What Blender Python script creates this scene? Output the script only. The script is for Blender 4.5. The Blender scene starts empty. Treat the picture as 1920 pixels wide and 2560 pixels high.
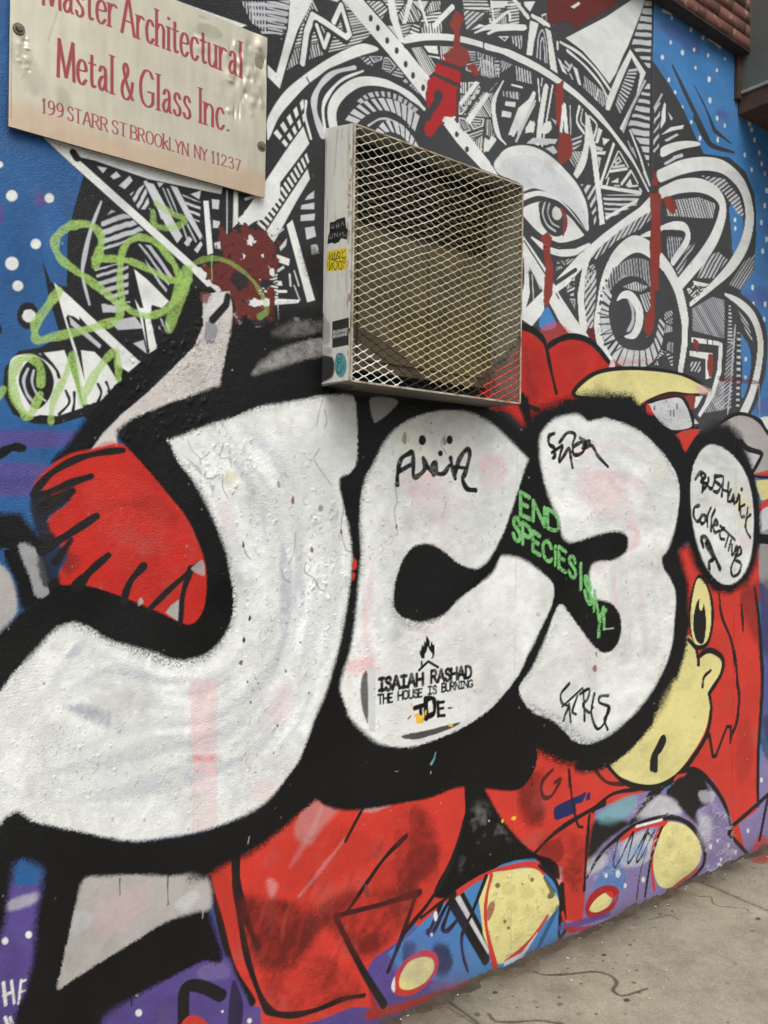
import bpy, bmesh, math, random
import numpy as np
from mathutils import Matrix, Vector

# ------------------------------------------------------------------ camera
F_PX, EYE, DIST = 2100.0, 1.55, 2.0           # focal length in photo pixels, eye height, distance to the wall
THETA = math.atan2(2670.0, F_PX)              # angle between the view axis and the wall
PITCH, ROLL = math.atan2(6.0, F_PX), 0.014
scene = bpy.context.scene
_F0 = np.array([math.cos(THETA), math.sin(THETA), 0.0])
_R0 = np.array([math.sin(THETA), -math.cos(THETA), 0.0])
_Z0 = np.array([0, 0, 1.0])
FW = _F0 * math.cos(PITCH) + _Z0 * math.sin(PITCH)
_U0 = np.cross(_R0, FW)
RT = _R0 * math.cos(ROLL) + _U0 * math.sin(ROLL)
UP = np.cross(RT, FW)
CAM = np.array([0.0, -DIST, EYE])
cam_data = bpy.data.cameras.new("camera")
cam = bpy.data.objects.new("camera", cam_data)
scene.collection.objects.link(cam)
cam_data.sensor_fit = 'VERTICAL'
cam_data.sensor_height = 36.0
cam_data.lens = F_PX / 2560.0 * 36.0
cam_data.clip_start, cam_data.clip_end = 0.05, 500
m = Matrix.Identity(4)
for i in range(3):
    m[i][0], m[i][1], m[i][2], m[i][3] = RT[i], UP[i], -FW[i], CAM[i]
cam.matrix_world = m
scene.camera = cam

# ------------------------------------------------------------------ world, sun, exposure
SUN_EL, SUN_AZ = math.radians(58), math.radians(205)     # azimuth of the sun: behind the viewer, to the left
world = bpy.data.worlds.new("World")
scene.world = world
world.use_nodes = True
wn, wl = world.node_tree.nodes, world.node_tree.links
bg = wn["Background"]
sky = wn.new("ShaderNodeTexSky")
sky.sky_type = 'NISHITA'
sky.sun_disc = False
sky.sun_elevation = SUN_EL
sky.sun_rotation = SUN_AZ
sky.air_density, sky.dust_density, sky.ozone_density = 1.0, 6.0, 1.0
# overcast: the sky's own colour mostly bleached to grey
hsv = wn.new("ShaderNodeHueSaturation")
hsv.inputs["Saturation"].default_value = 0.25
wl.new(sky.outputs[0], hsv.inputs["Color"])
wl.new(hsv.outputs[0], bg.inputs["Color"])
bg.inputs["Strength"].default_value = 0.135
sun_data = bpy.data.lights.new("sun", 'SUN')
sun_data.energy = 1.0
sun_data.angle = math.radians(50)
sun_data.color = (1.0, 0.995, 0.98)
sun = bpy.data.objects.new("sun", sun_data)
scene.collection.objects.link(sun)
sd = Vector((math.sin(SUN_AZ) * math.cos(SUN_EL), math.cos(SUN_AZ) * math.cos(SUN_EL), math.sin(SUN_EL)))
sun.rotation_euler = sd.to_track_quat('Z', 'Y').to_euler()
sun.location = (0, -6, 8)
scene.view_settings.view_transform = 'Standard'
scene.view_settings.look = 'None'
scene.view_settings.exposure = 0.2
scene.view_settings.gamma = 1.0

rng = np.random.default_rng(7)
random.seed(7)

# ------------------------------------------------------------------ geometry of the tracing: photo pixels to planes
def ray(x, y):
    x = np.asarray(x, float); y = np.asarray(y, float)
    u, v = (x - 960) / F_PX, (y - 1280) / F_PX
    return FW + u[..., None] * RT - v[..., None] * UP

def on_plane(x, y, p0, n):
    d = ray(x, y)
    t = ((np.asarray(p0) - CAM) @ n) / (d @ n)
    return CAM + t[..., None] * d

def to_px(P):
    q = np.asarray(P, float) - CAM
    z = q @ FW
    return 960 + F_PX * (q @ RT) / z, 1280 - F_PX * (q @ UP) / z

def lin(r, g, b):
    c = np.array([r, g, b], float) / 255.0
    return np.where(c <= 0.04045, c / 12.92, ((c + 0.055) / 1.055) ** 2.4)

# ------------------------------------------------------------------ objects, labels
def tag(o, label=None, cat=None, group=None, kind=None):
    if label: o['label'] = label
    if cat: o['category'] = cat
    if group: o['group'] = group
    if kind: o['kind'] = kind
    return o

def empty(name, loc=(0, 0, 0)):
    o = bpy.data.objects.new(name, None)
    o.location = loc
    scene.collection.objects.link(o)
    return o

def link_mesh(name, me, mat=None, parent=None):
    o = bpy.data.objects.new(name, me)
    scene.collection.objects.link(o)
    if mat: me.materials.append(mat)
    if parent is not None:
        o.parent = parent
        o.matrix_parent_inverse = Matrix.Translation(-Vector(parent.location))
    return o

def mesh_np(name, V, Q, col=None, mat=None, parent=None, smooth=False):
    me = bpy.data.meshes.new(name)
    V = np.ascontiguousarray(V, np.float32); Q = np.ascontiguousarray(Q, np.int32)
    k = Q.shape[1]
    me.vertices.add(len(V)); me.vertices.foreach_set('co', V.ravel())
    me.loops.add(Q.size); me.loops.foreach_set('vertex_index', Q.ravel())
    me.polygons.add(len(Q))
    me.polygons.foreach_set('loop_start', np.arange(0, Q.size, k, dtype=np.int32))
    me.update(calc_edges=True)
    if smooth: me.polygons.foreach_set('use_smooth', np.ones(len(Q), bool))
    if col is not None:
        a = me.color_attributes.new('Col', 'FLOAT_COLOR', 'POINT')
        if col.shape[1] == 3: col = np.concatenate([col, np.ones((len(col), 1))], 1)
        a.data.foreach_set('color', np.ascontiguousarray(col, np.float32).ravel())
    return link_mesh(name, me, mat, parent)

def bm_obj(name, bm, mat, parent=None, smooth=False):
    me = bpy.data.meshes.new(name)
    bmesh.ops.recalc_face_normals(bm, faces=bm.faces[:])
    bm.to_mesh(me); bm.free()
    if smooth:
        for p in me.polygons: p.use_smooth = True
    return link_mesh(name, me, mat, parent)

def add_box(bm, lo, hi, bevel=0.0):
    r = bmesh.ops.create_cube(bm, size=1.0)
    vs = r['verts']
    for v in vs:
        v.co = Vector([lo[i] + (v.co[i] + 0.5) * (hi[i] - lo[i]) for i in range(3)])
    if bevel > 0:
        es = list({e for v in vs for e in v.link_edges})
        bmesh.ops.bevel(bm, geom=es, offset=bevel, segments=2, affect='EDGES', profile=0.6)

# ------------------------------------------------------------------ materials
def new_mat(name):
    m = bpy.data.materials.new(name)
    m.use_nodes = True
    return m, m.node_tree.nodes, m.node_tree.links, m.node_tree.nodes['Principled BSDF']

def paint_mat(name, rough=0.5, spec=0.4, bumps=((250, 0.8, 0.003), (60, 0.28, 0.006)), metal_alpha=False, dirt=0.10, vary=False):
    m, n, l, b = new_mat(name)
    at = n.new('ShaderNodeAttribute'); at.attribute_name = 'Col'
    tc = n.new('ShaderNodeTexCoord')
    nz = n.new('ShaderNodeTexNoise'); nz.inputs['Scale'].default_value = 9; nz.inputs['Detail'].default_value = 8
    nz.inputs['Roughness'].default_value = 0.7
    l.new(tc.outputs['Object'], nz.inputs['Vector'])
    mr = n.new('ShaderNodeMapRange'); mr.inputs[3].default_value = 1.0 - dirt; mr.inputs[4].default_value = 1.0 + dirt
    l.new(nz.outputs[0], mr.inputs[0])
    mx = n.new('ShaderNodeMix'); mx.data_type = 'RGBA'; mx.blend_type = 'MULTIPLY'; mx.inputs[0].default_value = 1
    l.new(at.outputs['Color'], mx.inputs[6])
    cb = n.new('ShaderNodeCombineColor')
    for i in range(3): l.new(mr.outputs[0], cb.inputs[i])
    l.new(cb.outputs[0], mx.inputs[7])
    l.new(mx.outputs[2], b.inputs['Base Color'])
    b.inputs['Roughness'].default_value = rough
    b.inputs['Specular IOR Level'].default_value = spec
    if metal_alpha: l.new(at.outputs['Alpha'], b.inputs['Metallic'])
    prev = None
    for sc, st, ds in bumps:
        t = n.new('ShaderNodeTexNoise'); t.inputs['Scale'].default_value = sc; t.inputs['Detail'].default_value = 3
        l.new(tc.outputs['Object'], t.inputs['Vector'])
        bp = n.new('ShaderNodeBump'); bp.inputs['Strength'].default_value = st; bp.inputs['Distance'].default_value = ds
        if vary:
            vz = n.new('ShaderNodeTexNoise'); vz.inputs['Scale'].default_value = 3.1; vz.inputs['Detail'].default_value = 4; l.new(tc.outputs['Object'], vz.inputs['Vector'])
            vm = n.new('ShaderNodeMapRange'); vm.inputs[1].default_value = .36; vm.inputs[2].default_value = .66; vm.inputs[3].default_value = st * .25; vm.inputs[4].default_value = st * 1.2
            l.new(vz.outputs[0], vm.inputs[0]); l.new(vm.outputs[0], bp.inputs['Strength'])
            rm_ = n.new('ShaderNodeMapRange'); rm_.inputs[1].default_value = .35; rm_.inputs[2].default_value = .65; rm_.inputs[3].default_value = rough - .12; rm_.inputs[4].default_value = rough + .16
            l.new(vz.outputs[0], rm_.inputs[0]); l.new(rm_.outputs[0], b.inputs['Roughness'])
        l.new(t.outputs[0], bp.inputs['Height'])
        if prev: l.new(prev.outputs[0], bp.inputs['Normal'])
        prev = bp
    if prev: l.new(prev.outputs[0], b.inputs['Normal'])
    return m

def noise_mat(name, c1, c2, scale=8, rough=0.6, metal=0.0, bump=0.2, bscale=120, dist=0.002, spec=0.4, detail=8):
    m, n, l, b = new_mat(name)
    tc = n.new('ShaderNodeTexCoord')
    nz = n.new('ShaderNodeTexNoise'); nz.inputs['Scale'].default_value = scale; nz.inputs['Detail'].default_value = detail
    nz.inputs['Roughness'].default_value = 0.65
    l.new(tc.outputs['Object'], nz.inputs['Vector'])
    cr = n.new('ShaderNodeValToRGB')
    cr.color_ramp.elements[0].position, cr.color_ramp.elements[1].position = 0.32, 0.68
    cr.color_ramp.elements[0].color = (*lin(*c1), 1); cr.color_ramp.elements[1].color = (*lin(*c2), 1)
    l.new(nz.outputs[0], cr.inputs[0]); l.new(cr.outputs[0], b.inputs['Base Color'])
    b.inputs['Roughness'].default_value = rough; b.inputs['Metallic'].default_value = metal
    b.inputs['Specular IOR Level'].default_value = spec
    t = n.new('ShaderNodeTexNoise'); t.inputs['Scale'].default_value = bscale; t.inputs['Detail'].default_value = 4
    l.new(tc.outputs['Object'], t.inputs['Vector'])
    bp = n.new('ShaderNodeBump'); bp.inputs['Strength'].default_value = bump; bp.inputs['Distance'].default_value = dist
    l.new(t.outputs[0], bp.inputs['Height']); l.new(bp.outputs[0], b.inputs['Normal'])
    return m

# ------------------------------------------------------------------ painting on flat grids
def vnoise(shape, cells, octs=1, seed=0):
    r = np.random.default_rng(seed)
    out = np.zeros(shape, np.float32); amp, tot = 1.0, 0.0
    for o in range(octs):
        ny, nx = max(2, int(cells[0] * 2 ** o)), max(2, int(cells[1] * 2 ** o))
        g = r.random((ny + 2, nx + 2)).astype(np.float32)
        y = np.linspace(0, ny, shape[0]); x = np.linspace(0, nx, shape[1])
        yi, xi = y.astype(int), x.astype(int)
        fy, fx = (y - yi), (x - xi)
        fy = (fy * fy * (3 - 2 * fy))[:, None].astype(np.float32); fx = (fx * fx * (3 - 2 * fx))[None].astype(np.float32)
        a = g[yi][:, xi]; b = g[yi][:, xi + 1]; c = g[yi + 1][:, xi]; d = g[yi + 1][:, xi + 1]
        out += amp * ((a * (1 - fx) + b * fx) * (1 - fy) + (c * (1 - fx) + d * fx) * fy)
        tot += amp; amp *= 0.55
    return out / tot

def cat_rom(p, closed, n=7):
    p = np.asarray(p, float)
    if len(p) < 3: return p
    q = np.concatenate([p[-1:], p, p[:2]]) if closed else np.concatenate([2 * p[:1] - p[1:2], p, 2 * p[-1:] - p[-2:-1]])
    t = np.linspace(0, 1, n, endpoint=False)[:, None]
    out = []
    for i in range(1, len(q) - 2):
        a, b, c, d = q[i - 1], q[i], q[i + 1], q[i + 2]
        out.append(0.5 * (2 * b + (c - a) * t + (2 * a - 5 * b + 4 * c - d) * t * t + (3 * b - a - 3 * c + d) * t ** 3))
    if not closed: out.append(p[-1:])
    return np.concatenate(out)

def nums(s):
    return np.array(s.split(), float).reshape(-1, 2) if isinstance(s, str) else np.asarray(s, float)

class Canvas:
    """A flat painted surface: a grid of a (along e1) by b (along e2) metres from origin p0, coloured per vertex."""
    def __init__(self, p0, e1, e2, A, B, base):
        self.p0, self.e1, self.e2 = (np.asarray(v, float) for v in (p0, e1, e2))
        self.n = np.cross(self.e1, self.e2)
        self.A, self.B = A, B
        self.R, self.N = len(B), len(A)
        self.C = np.empty((self.R, self.N, 3), np.float32); self.C[:] = base
        self.L = np.zeros((self.R, self.N), np.int16)
        self.X = np.zeros((self.R, self.N), np.float32)          # relief in metres
        self.M = np.zeros((self.R, self.N), np.float32)          # extra channel
        self.db = B[1] - B[0]
        self.nf = vnoise((self.R, self.N), (self.R / 1.15, self.N / 1.15), 1, 3) - 0.5
        self.nm = vnoise((self.R, self.N), (self.R / 9, self.N / 7), 3, 4) - 0.5
        self.nb = vnoise((self.R, self.N), (self.R / 60, self.N / 40), 4, 5) - 0.5
        self.wide = 0.0
        self.set()
    def set(self, ox=0, oy=0, k=1.0):
        self.o, self.k = np.array([ox, oy], float), k
    def loc(self, p):
        p = self.o + self.k * np.asarray(p, float)
        W = on_plane(p[:, 0], p[:, 1], self.p0, self.n)
        q = W - self.p0
        return np.stack([q @ self.e1, q @ self.e2], 1), ((W - CAM) @ FW) / F_PX * self.k
    def win(self, lo, hi, pad):
        a0 = max(int(np.searchsorted(self.A, lo[0] - pad)) - 1, 0); a1 = min(int(np.searchsorted(self.A, hi[0] + pad)) + 1, self.N)
        b0 = max(int(np.searchsorted(self.B, lo[1] - pad)) - 1, 0); b1 = min(int(np.searchsorted(self.B, hi[1] + pad)) + 1, self.R)
        return a0, a1, b0, b1
    def band(self, q, rad, far, closed, asp=1.0):
        """distance minus radius to a polyline, within far of it; returns window and array"""
        w = self.win(q.min(0), q.max(0), far + np.max(rad))
        a0, a1, b0, b1 = w
        if a1 <= a0 or b1 <= b0: return w, None
        D = np.full((b1 - b0, a1 - a0), far, np.float32)
        n = len(q)
        for i in range(n if closed else n - 1):
            p, s = q[i], q[(i + 1) % n]
            r0, r1 = rad[i], rad[(i + 1) % n]
            rr = max(r0, r1) + far
            c0, c1, d0, d1 = self.win(np.minimum(p, s), np.maximum(p, s), rr)
            c0, c1, d0, d1 = max(c0, a0), min(c1, a1), max(d0, b0), min(d1, b1)
            if c1 <= c0 or d1 <= d0: continue
            ax = (self.A[c0:c1] - p[0])[None] / asp; by = (self.B[d0:d1] - p[1])[:, None]
            ex, ey = (s[0] - p[0]) / asp, s[1] - p[1]
            L2 = ex * ex + ey * ey
            t = np.clip((ax * ex + by * ey) / L2, 0, 1) if L2 > 1e-14 else 0.0 * (ax + by)
            d = np.sqrt((ax - t * ex) ** 2 + (by - t * ey) ** 2) - (r0 + (r1 - r0) * t)
            sl = D[d0 - b0:d1 - b0, c0 - a0:c1 - a0]
            np.minimum(sl, d, out=sl)
        return w, D
    def inside(self, q, w):
        a0, a1, b0, b1 = w
        acc = np.zeros((b1 - b0 + 2, a1 - a0), np.float32)
        n = len(q)
        for i in range(n):
            p, s = q[i], q[(i + 1) % n]
            sg = 1.0
            if p[0] > s[0]: p, s, sg = s, p, -1.0
            if s[0] == p[0]: continue
            c0 = max(int(np.searchsorted(self.A, p[0], 'left')), a0); c1 = min(int(np.searchsorted(self.A, s[0], 'left')), a1)
            if c1 <= c0: continue
            y = p[1] + (self.A[c0:c1] - p[0]) / (s[0] - p[0]) * (s[1] - p[1])
            r = np.clip(np.ceil((y - self.B[0]) / self.db).astype(int) - b0, 0, b1 - b0)
            acc[r, np.arange(c0 - a0, c1 - a0)] += sg
        return np.abs(np.cumsum(acc, 0)[:b1 - b0]) > 0.5
    def mask(self, pts, soft, smooth, rough=0.0):
        p = nums(pts)
        if smooth: p = cat_rom(p, True)
        q, sc = self.loc(p)
        soft = max(soft * sc.mean(), self.db * 0.75)
        far = soft * 2.2 + self.db
        w, D = self.band(q, np.zeros(len(q)), far, True)
        if D is None: return w, None
        s = np.where(self.inside(q, w), -D, D)
        return w, self.edge(s, soft, w, rough)
    def edge(self, s, soft, w, rough):
        a0, a1, b0, b1 = w
        if soft > self.db * 1.3:
            s = s + soft * (0.95 * self.nf[b0:b1, a0:a1] + 0.2 * self.nm[b0:b1, a0:a1]) * np.clip(1.2 - np.abs(s) / (2.2 * soft), 0, 1)
            soft = np.maximum(soft * np.clip(.75 + 2.6 * self.nb[b0:b1, a0:a1], .3, 1.25), self.db * .8)
        if rough: s = s + rough * self.nm[b0:b1, a0:a1] * 2
        t = np.clip(0.5 - s / (2 * soft), 0, 1)
        return t * t * (3 - 2 * t)
    def put(self, w, al, col, op=1.0, part=0, mod=None):
        if al is None: return
        a0, a1, b0, b1 = w
        al = al * op
        if mod is not None: al = al * mod[b0:b1, a0:a1]
        c = self.C[b0:b1, a0:a1]
        c += al[..., None] * (np.asarray(col, np.float32) - c)
        if part is not None and part >= 0:
            l = self.L[b0:b1, a0:a1]; l[al > 0.5] = part

PAL = {}
def pal(**k):
    for n, v in k.items(): PAL[n] = lin(*v)
pal(W=(230, 232, 228), w=(206, 208, 210), V=(192, 195, 200), K=(11, 11, 11), k=(27, 28, 29), g=(178, 174, 170), G=(150, 148, 147),
    B=(42, 92, 146), b=(72, 132, 190), U=(88, 72, 140), u=(136, 122, 168), R=(194, 42, 32), r=(206, 58, 46), D=(98, 28, 24),
    Y=(228, 218, 148), y=(205, 195, 130), N=(104, 42, 38), n=(142, 60, 50), E=(164, 200, 104), e=(128, 200, 120), T=(118, 172, 178),
    Q=(226, 180, 182), q=(222, 110, 115), v=(34, 40, 92), O=(238, 190, 60), X=(170, 38, 40))

cv = None           # current canvas
def use(c): 
    global cv
    cv = c
BLK = {}
def blk(n):
    cv.set(*BLK[n])
def _b(n, x, y, w): BLK[n] = (x, y, w / 1659.0)
BLK['X1'] = (480, 440, 420 / 920.0); BLK['X2'] = (1280, 0, 400 / 952.0)
for n, x, y, w in (("W", 0, 0, 1920), ("A", 0, 0, 700), ("B", 600, 0, 700), ("C", 1220, 0, 700), ("D", 0, 500, 700), ("E", 1220, 400, 700),
                   ("F", 0, 1000, 700), ("G", 600, 1000, 700), ("H", 1220, 1000, 700), ("I", 0, 1860, 700), ("J", 500, 1860, 700),
                   ("K", 1220, 1600, 700), ("L", 900, 1860, 700), ("M", 500, 1500, 500), ("N", 0, 1500, 500), ("O", 900, 1500, 500),
                   ("P", 900, 1560, 320), ("Q", 1620, 950, 300), ("R", 1600, 0, 320), ("S", 750, 270, 250), ("T", 780, 780, 300),
                   ("Z", 1620, 1900, 300)):
    _b(n, x, y, w)

def P(c, soft, pts, part=0, op=1.0, smooth=True, mod=None, rough=0.0):
    w, a = cv.mask(pts, soft, smooth, rough)
    cv.put(w, a, PAL[c] if isinstance(c, str) else c, op, part, mod)
def p(c, pts, part=0, soft=0, op=1.0):
    P(c, soft, pts, part, op, False)
def S(c, wd, pts, soft=0, part=0, op=1.0, smooth=True, mod=None, taper=None, asp=1.0, rough=0.0):
    q = nums(pts)
    if smooth: q = cat_rom(q, False)
    if cv.wide: wd = np.asarray(wd, float) * (1 + cv.wide * np.clip((cv.o[0] + cv.k * q[:, 0].mean() - 500) / 1300, 0, 1))
    q, sc = cv.loc(q)
    wd = np.asarray(wd, float)
    r = np.interp(np.linspace(0, 1, len(q)), np.linspace(0, 1, wd.size), wd.ravel()) * 0.5 * sc
    r = r * (1 + .16 * np.sin(np.arange(len(q)) * .55 + q[0, 0] * 90) * (r < .012))
    so = max(soft * sc.mean(), cv.db * 0.75)
    w, D = cv.band(q, r, so * 2.2 + cv.db, False, asp)
    if D is None: return
    cv.put(w, cv.edge(D, so, w, rough), PAL[c] if isinstance(c, str) else c, op, part, mod)
def s(c, wd, pts, **k): S(c, wd, pts, smooth=False, **k)
def E(c, cx, cy, rx, ry, soft=0, part=0, op=1.0):
    t = np.linspace(0, 2 * math.pi, 20, endpoint=False)
    P(c, soft, np.stack([cx + rx * np.cos(t), cy + ry * np.sin(t)], 1), part, op)
def resamp(p, n):
    p = cat_rom(nums(p), False)
    d = np.concatenate([[0], np.cumsum(np.hypot(*np.diff(p, axis=0).T))])
    t = np.linspace(0, d[-1], n)
    return np.stack([np.interp(t, d, p[:, 0]), np.interp(t, d, p[:, 1])], 1)
def L(c, n, duty, a, b, jit=0.25):
    """rungs between two curves"""
    a, b = resamp(a, n * 8 + 1), resamp(b, n * 8 + 1)
    for i in range(n):
        d0 = random.uniform(-jit, jit)
        f = lambda u: int(np.clip(round((i + 0.5 + u * (1 + d0)) * 8), 0, n * 8))
        lo, hi = f(-duty / 2), f(duty / 2)
        if hi <= lo: hi = min(lo + 1, n * 8)
        p(c, [a[lo], a[hi], b[hi], b[lo]])
def Hh(c, pts, dx, dy, per, duty=0.5, jit=0.18, smooth=False):
    """hatch a region with stripes that run along (dx, dy), per apart"""
    w, al = cv.mask(pts, 0, smooth)
    if al is None: return
    q = nums(pts); ctr = q.mean(0)
    l, sc = cv.loc(np.array([ctr, ctr + np.array([dx, dy]) * 4.0 / math.hypot(dx, dy)]))
    d = l[1] - l[0]; d /= np.hypot(*d)
    nx, ny = -d[1], d[0]
    a0, a1, b0, b1 = w
    per = per * sc[0]
    t = (cv.A[a0:a1][None] * nx + cv.B[b0:b1][:, None] * ny) / per
    t = t + jit * (cv.nb[b0:b1, a0:a1] * 3 + cv.nm[b0:b1, a0:a1])
    i = np.floor(t)
    wob = 0.5 + 0.35 * (np.modf(np.abs(np.sin(i * 12.9898) * 43758.5453))[0] - 0.5)
    dd = (np.abs(t - i - 0.5) - duty * wob) * per
    so = cv.db * 0.8
    cv.put(w, al * np.clip(0.5 - dd / (2 * so), 0, 1), PAL[c])

def doodle(pts, size, seed, cols="WWw", dark='k'):
    """tribal filler: a region split over and over into slivers, each left solid, hatched or outlined"""
    rd = random.Random(seed)
    def area(q): return 0.5 * abs(np.sum(q[:, 0] * np.roll(q[:, 1], -1) - q[:, 1] * np.roll(q[:, 0], -1)))
    def split(q, c, d):
        sd = (q - c) @ np.array([-d[1], d[0]])
        A_, B_ = [], []
        n = len(q)
        for i in range(n):
            a, b, sa, sb = q[i], q[(i + 1) % n], sd[i], sd[(i + 1) % n]
            (A_ if sa >= 0 else B_).append(a)
            if (sa >= 0) != (sb >= 0):
                x = a + (b - a) * sa / (sa - sb); A_.append(x); B_.append(x)
        return np.array(A_), np.array(B_)
    def inset(q, m):
        c = q.mean(0); d = q - c; r = np.hypot(d[:, 0], d[:, 1])[:, None]
        return c + d * np.clip((r - m) / np.maximum(r, 1e-6), 0.0, 1)
    def rec(q, depth):
        if len(q) < 3: return
        A_ = area(q)
        if A_ < size * size * rd.uniform(0.7, 2.4) or depth > 7:
            if A_ < 60: return
            c = rd.choice(cols); t = rd.random()
            ls = np.hypot(*(np.roll(q, -1, 0) - q).T); k = int(np.argmax(ls)); e = np.roll(q, -1, 0)[k] - q[k]
            if rd.random() < .3: e = np.array([-e[1], e[0]])
            qi = inset(q, 9)
            if t < 0.55: Hh(c, qi, e[0], e[1], rd.uniform(15, 23), 0.5)
            elif t < 0.66 and A_ < size * size: p(c, inset(q, 16))
            elif t < 0.88:
                p(c, qi); p(dark, inset(q, 20))
                if rd.random() < 0.75: Hh(c, inset(q, 28), e[0], e[1], 16, 0.5)
            return
        c = q.mean(0) + np.array([rd.uniform(-.2, .2), rd.uniform(-.2, .2)]) * math.sqrt(A_)
        k = np.argmax(np.hypot(*(np.roll(q, -1, 0) - q).T))
        e = np.roll(q, -1, 0)[k] - q[k]
        ang = math.atan2(e[1], e[0]) + math.pi / 2 + rd.uniform(-0.75, 0.75)
        for h in split(q, c, (math.cos(ang), math.sin(ang))): rec(h, depth + 1)
    rec(nums(pts), 0)

# ------------------------------------------------------------------ a stroke alphabet (x, y up, cap height 1)
GL = {
 'A': (.78, "0 0 .36 1 .42 1 .78 0|.14 .36 .62 .36"), 'B': (.66, "0 0 0 1|c0 1 .38 1 .58 .86 .56 .62 .34 .53 0 .53|c0 .53 .38 .53 .64 .42 .64 .16 .42 0 0 0"),
 'C': (.7, "c.68 .8 .52 .98 .26 .98 .05 .75 0 .45 .1 .14 .32 0 .56 .04 .7 .22"), 'D': (.7, "0 0 0 1|c0 1 .34 1 .62 .84 .7 .5 .62 .16 .34 0 0 0"),
 'E': (.56, "0 0 0 1|0 1 .54 1|0 .53 .42 .53|0 0 .56 0"), 'F': (.54, "0 0 0 1|0 1 .54 1|0 .53 .42 .53"),
 'G': (.74, "c.68 .82 .52 .99 .26 .98 .05 .75 0 .45 .1 .14 .34 0 .58 .04 .7 .14|.7 .14 .7 .42|.46 .42 .74 .42"), 'H': (.7, "0 0 0 1|.7 0 .7 1|0 .52 .7 .52"),
 'I': (.16, ".08 0 .08 1"), 'J': (.4, "c.4 1 .4 .25 .3 .02 .1 .02 0 .16"), 'K': (.7, "0 0 0 1|.64 1 0 .45|.22 .62 .7 0"), 'L': (.54, "0 1 0 0|0 0 .54 0"),
 'M': (.86, "0 0 .06 1|.06 1 .43 .05|.43 .05 .8 1|.8 1 .86 0"), 'N': (.72, "0 0 0 1|0 1 .72 0|.72 0 .72 1"),
 'O': (.76, "c.38 1 .1 .86 0 .5 .1 .14 .38 0 .66 .14 .76 .5 .66 .86 .38 1"), 'P': (.6, "0 0 0 1|c0 1 .4 1 .6 .86 .58 .6 .36 .48 0 .48"),
 'R': (.68, "0 0 0 1|c0 1 .4 1 .58 .87 .56 .62 .34 .52 0 .52|.3 .52 .68 0"), 'S': (.56, "c.52 .8 .42 .98 .2 .98 .04 .84 .08 .64 .3 .53 .5 .4 .54 .18 .4 .01 .16 .01 0 .18"),
 'T': (.66, ".33 0 .33 1|0 1 .66 1"), 'U': (.7, "c0 1 0 .3 .12 .03 .36 0 .58 .06 .7 .3 .7 1"), 'V': (.7, "0 1 .35 0 .7 1"), 'W': (1., "0 1 .24 0 .5 .8 .76 0 1 1"), 'Y': (.72, "0 1 .36 .48 .72 1|.36 .48 .36 0"),
 'a': (.44, "c.05 .5 .14 .63 .3 .62 .36 .48 .36 .12 .44 .02|c.36 .4 .14 .34 .02 .16 .12 .01 .26 .06 .36 .18"), 'c': (.42, "c.4 .5 .28 .63 .1 .58 0 .34 .08 .06 .26 0 .42 .14"),
 'e': (.44, "c0 .36 .43 .38 .38 .58 .22 .64 .06 .54 0 .3 .08 .06 .26 0 .44 .14"), 'h': (.48, "0 0 0 1|c0 .44 .14 .6 .32 .62 .44 .5 .44 .3 .44 0"),
 'i': (.14, ".07 0 .07 .63|.07 .86 .07 .9"), 'k': (.5, "0 0 0 1|.42 .62 0 .28|.16 .4 .5 0"), 'l': (.14, ".07 0 .07 1"),
 'n': (.48, "0 0 0 .63|c0 .44 .14 .6 .32 .62 .44 .5 .44 .3 .44 0"), 'r': (.36, "0 0 0 .63|c0 .4 .1 .58 .24 .64 .36 .58"),
 's': (.36, "c.33 .5 .24 .63 .1 .62 .03 .48 .14 .36 .3 .26 .34 .1 .2 0 .06 .03 0 .14"), 't': (.3, "c.12 .84 .12 .2 .18 .02 .3 .06|0 .62 .28 .62"),
 'u': (.48, "c0 .63 0 .16 .1 .01 .28 .03 .42 .2|.42 .63 .42 0"), 'm': (.7, "0 0 0 .63|c0 .44 .2 .62 .34 .5 .34 0|c.34 .44 .54 .62 .68 .5 .68 0"),
 '1': (.3, "c.02 .82 .14 .9 .16 1 .16 .9|.16 1 .16 0"), '2': (.52, "c.04 .78 .14 .98 .34 .98 .48 .8 .4 .54 .18 .26 0 .02|0 .03 .52 .03"),
 '3': (.5, "c.04 .82 .16 .98 .36 .96 .44 .76 .34 .58 .18 .53|c.18 .53 .4 .48 .5 .28 .42 .06 .2 0 .02 .14"), '7': (.5, "0 .97 .5 .97|.5 .97 .18 0"),
 '9': (.5, "c.48 .7 .38 .96 .18 .98 .02 .78 .08 .5 .26 .42 .44 .56 .48 .74|c.48 .74 .48 .4 .34 .1 .08 .0"),
 '!': (.56, ".28 0 .28 1|0 .95 .56 .95|0 .05 .56 .05"), '&': (.76, "c.74 .5 .64 .2 .4 0 .14 .02 .02 .22 .12 .46 .36 .64 .42 .84 .28 .98 .14 .86 .2 .66 .44 .3 .74 .02"), '.': (.12, ".05 .03 .06 .05"), '-': (.3, "0 .5 .3 .5"),
}
STEMS = set("ABDEFHIKLMNPRTUYhiklnrtmu17")

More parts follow.
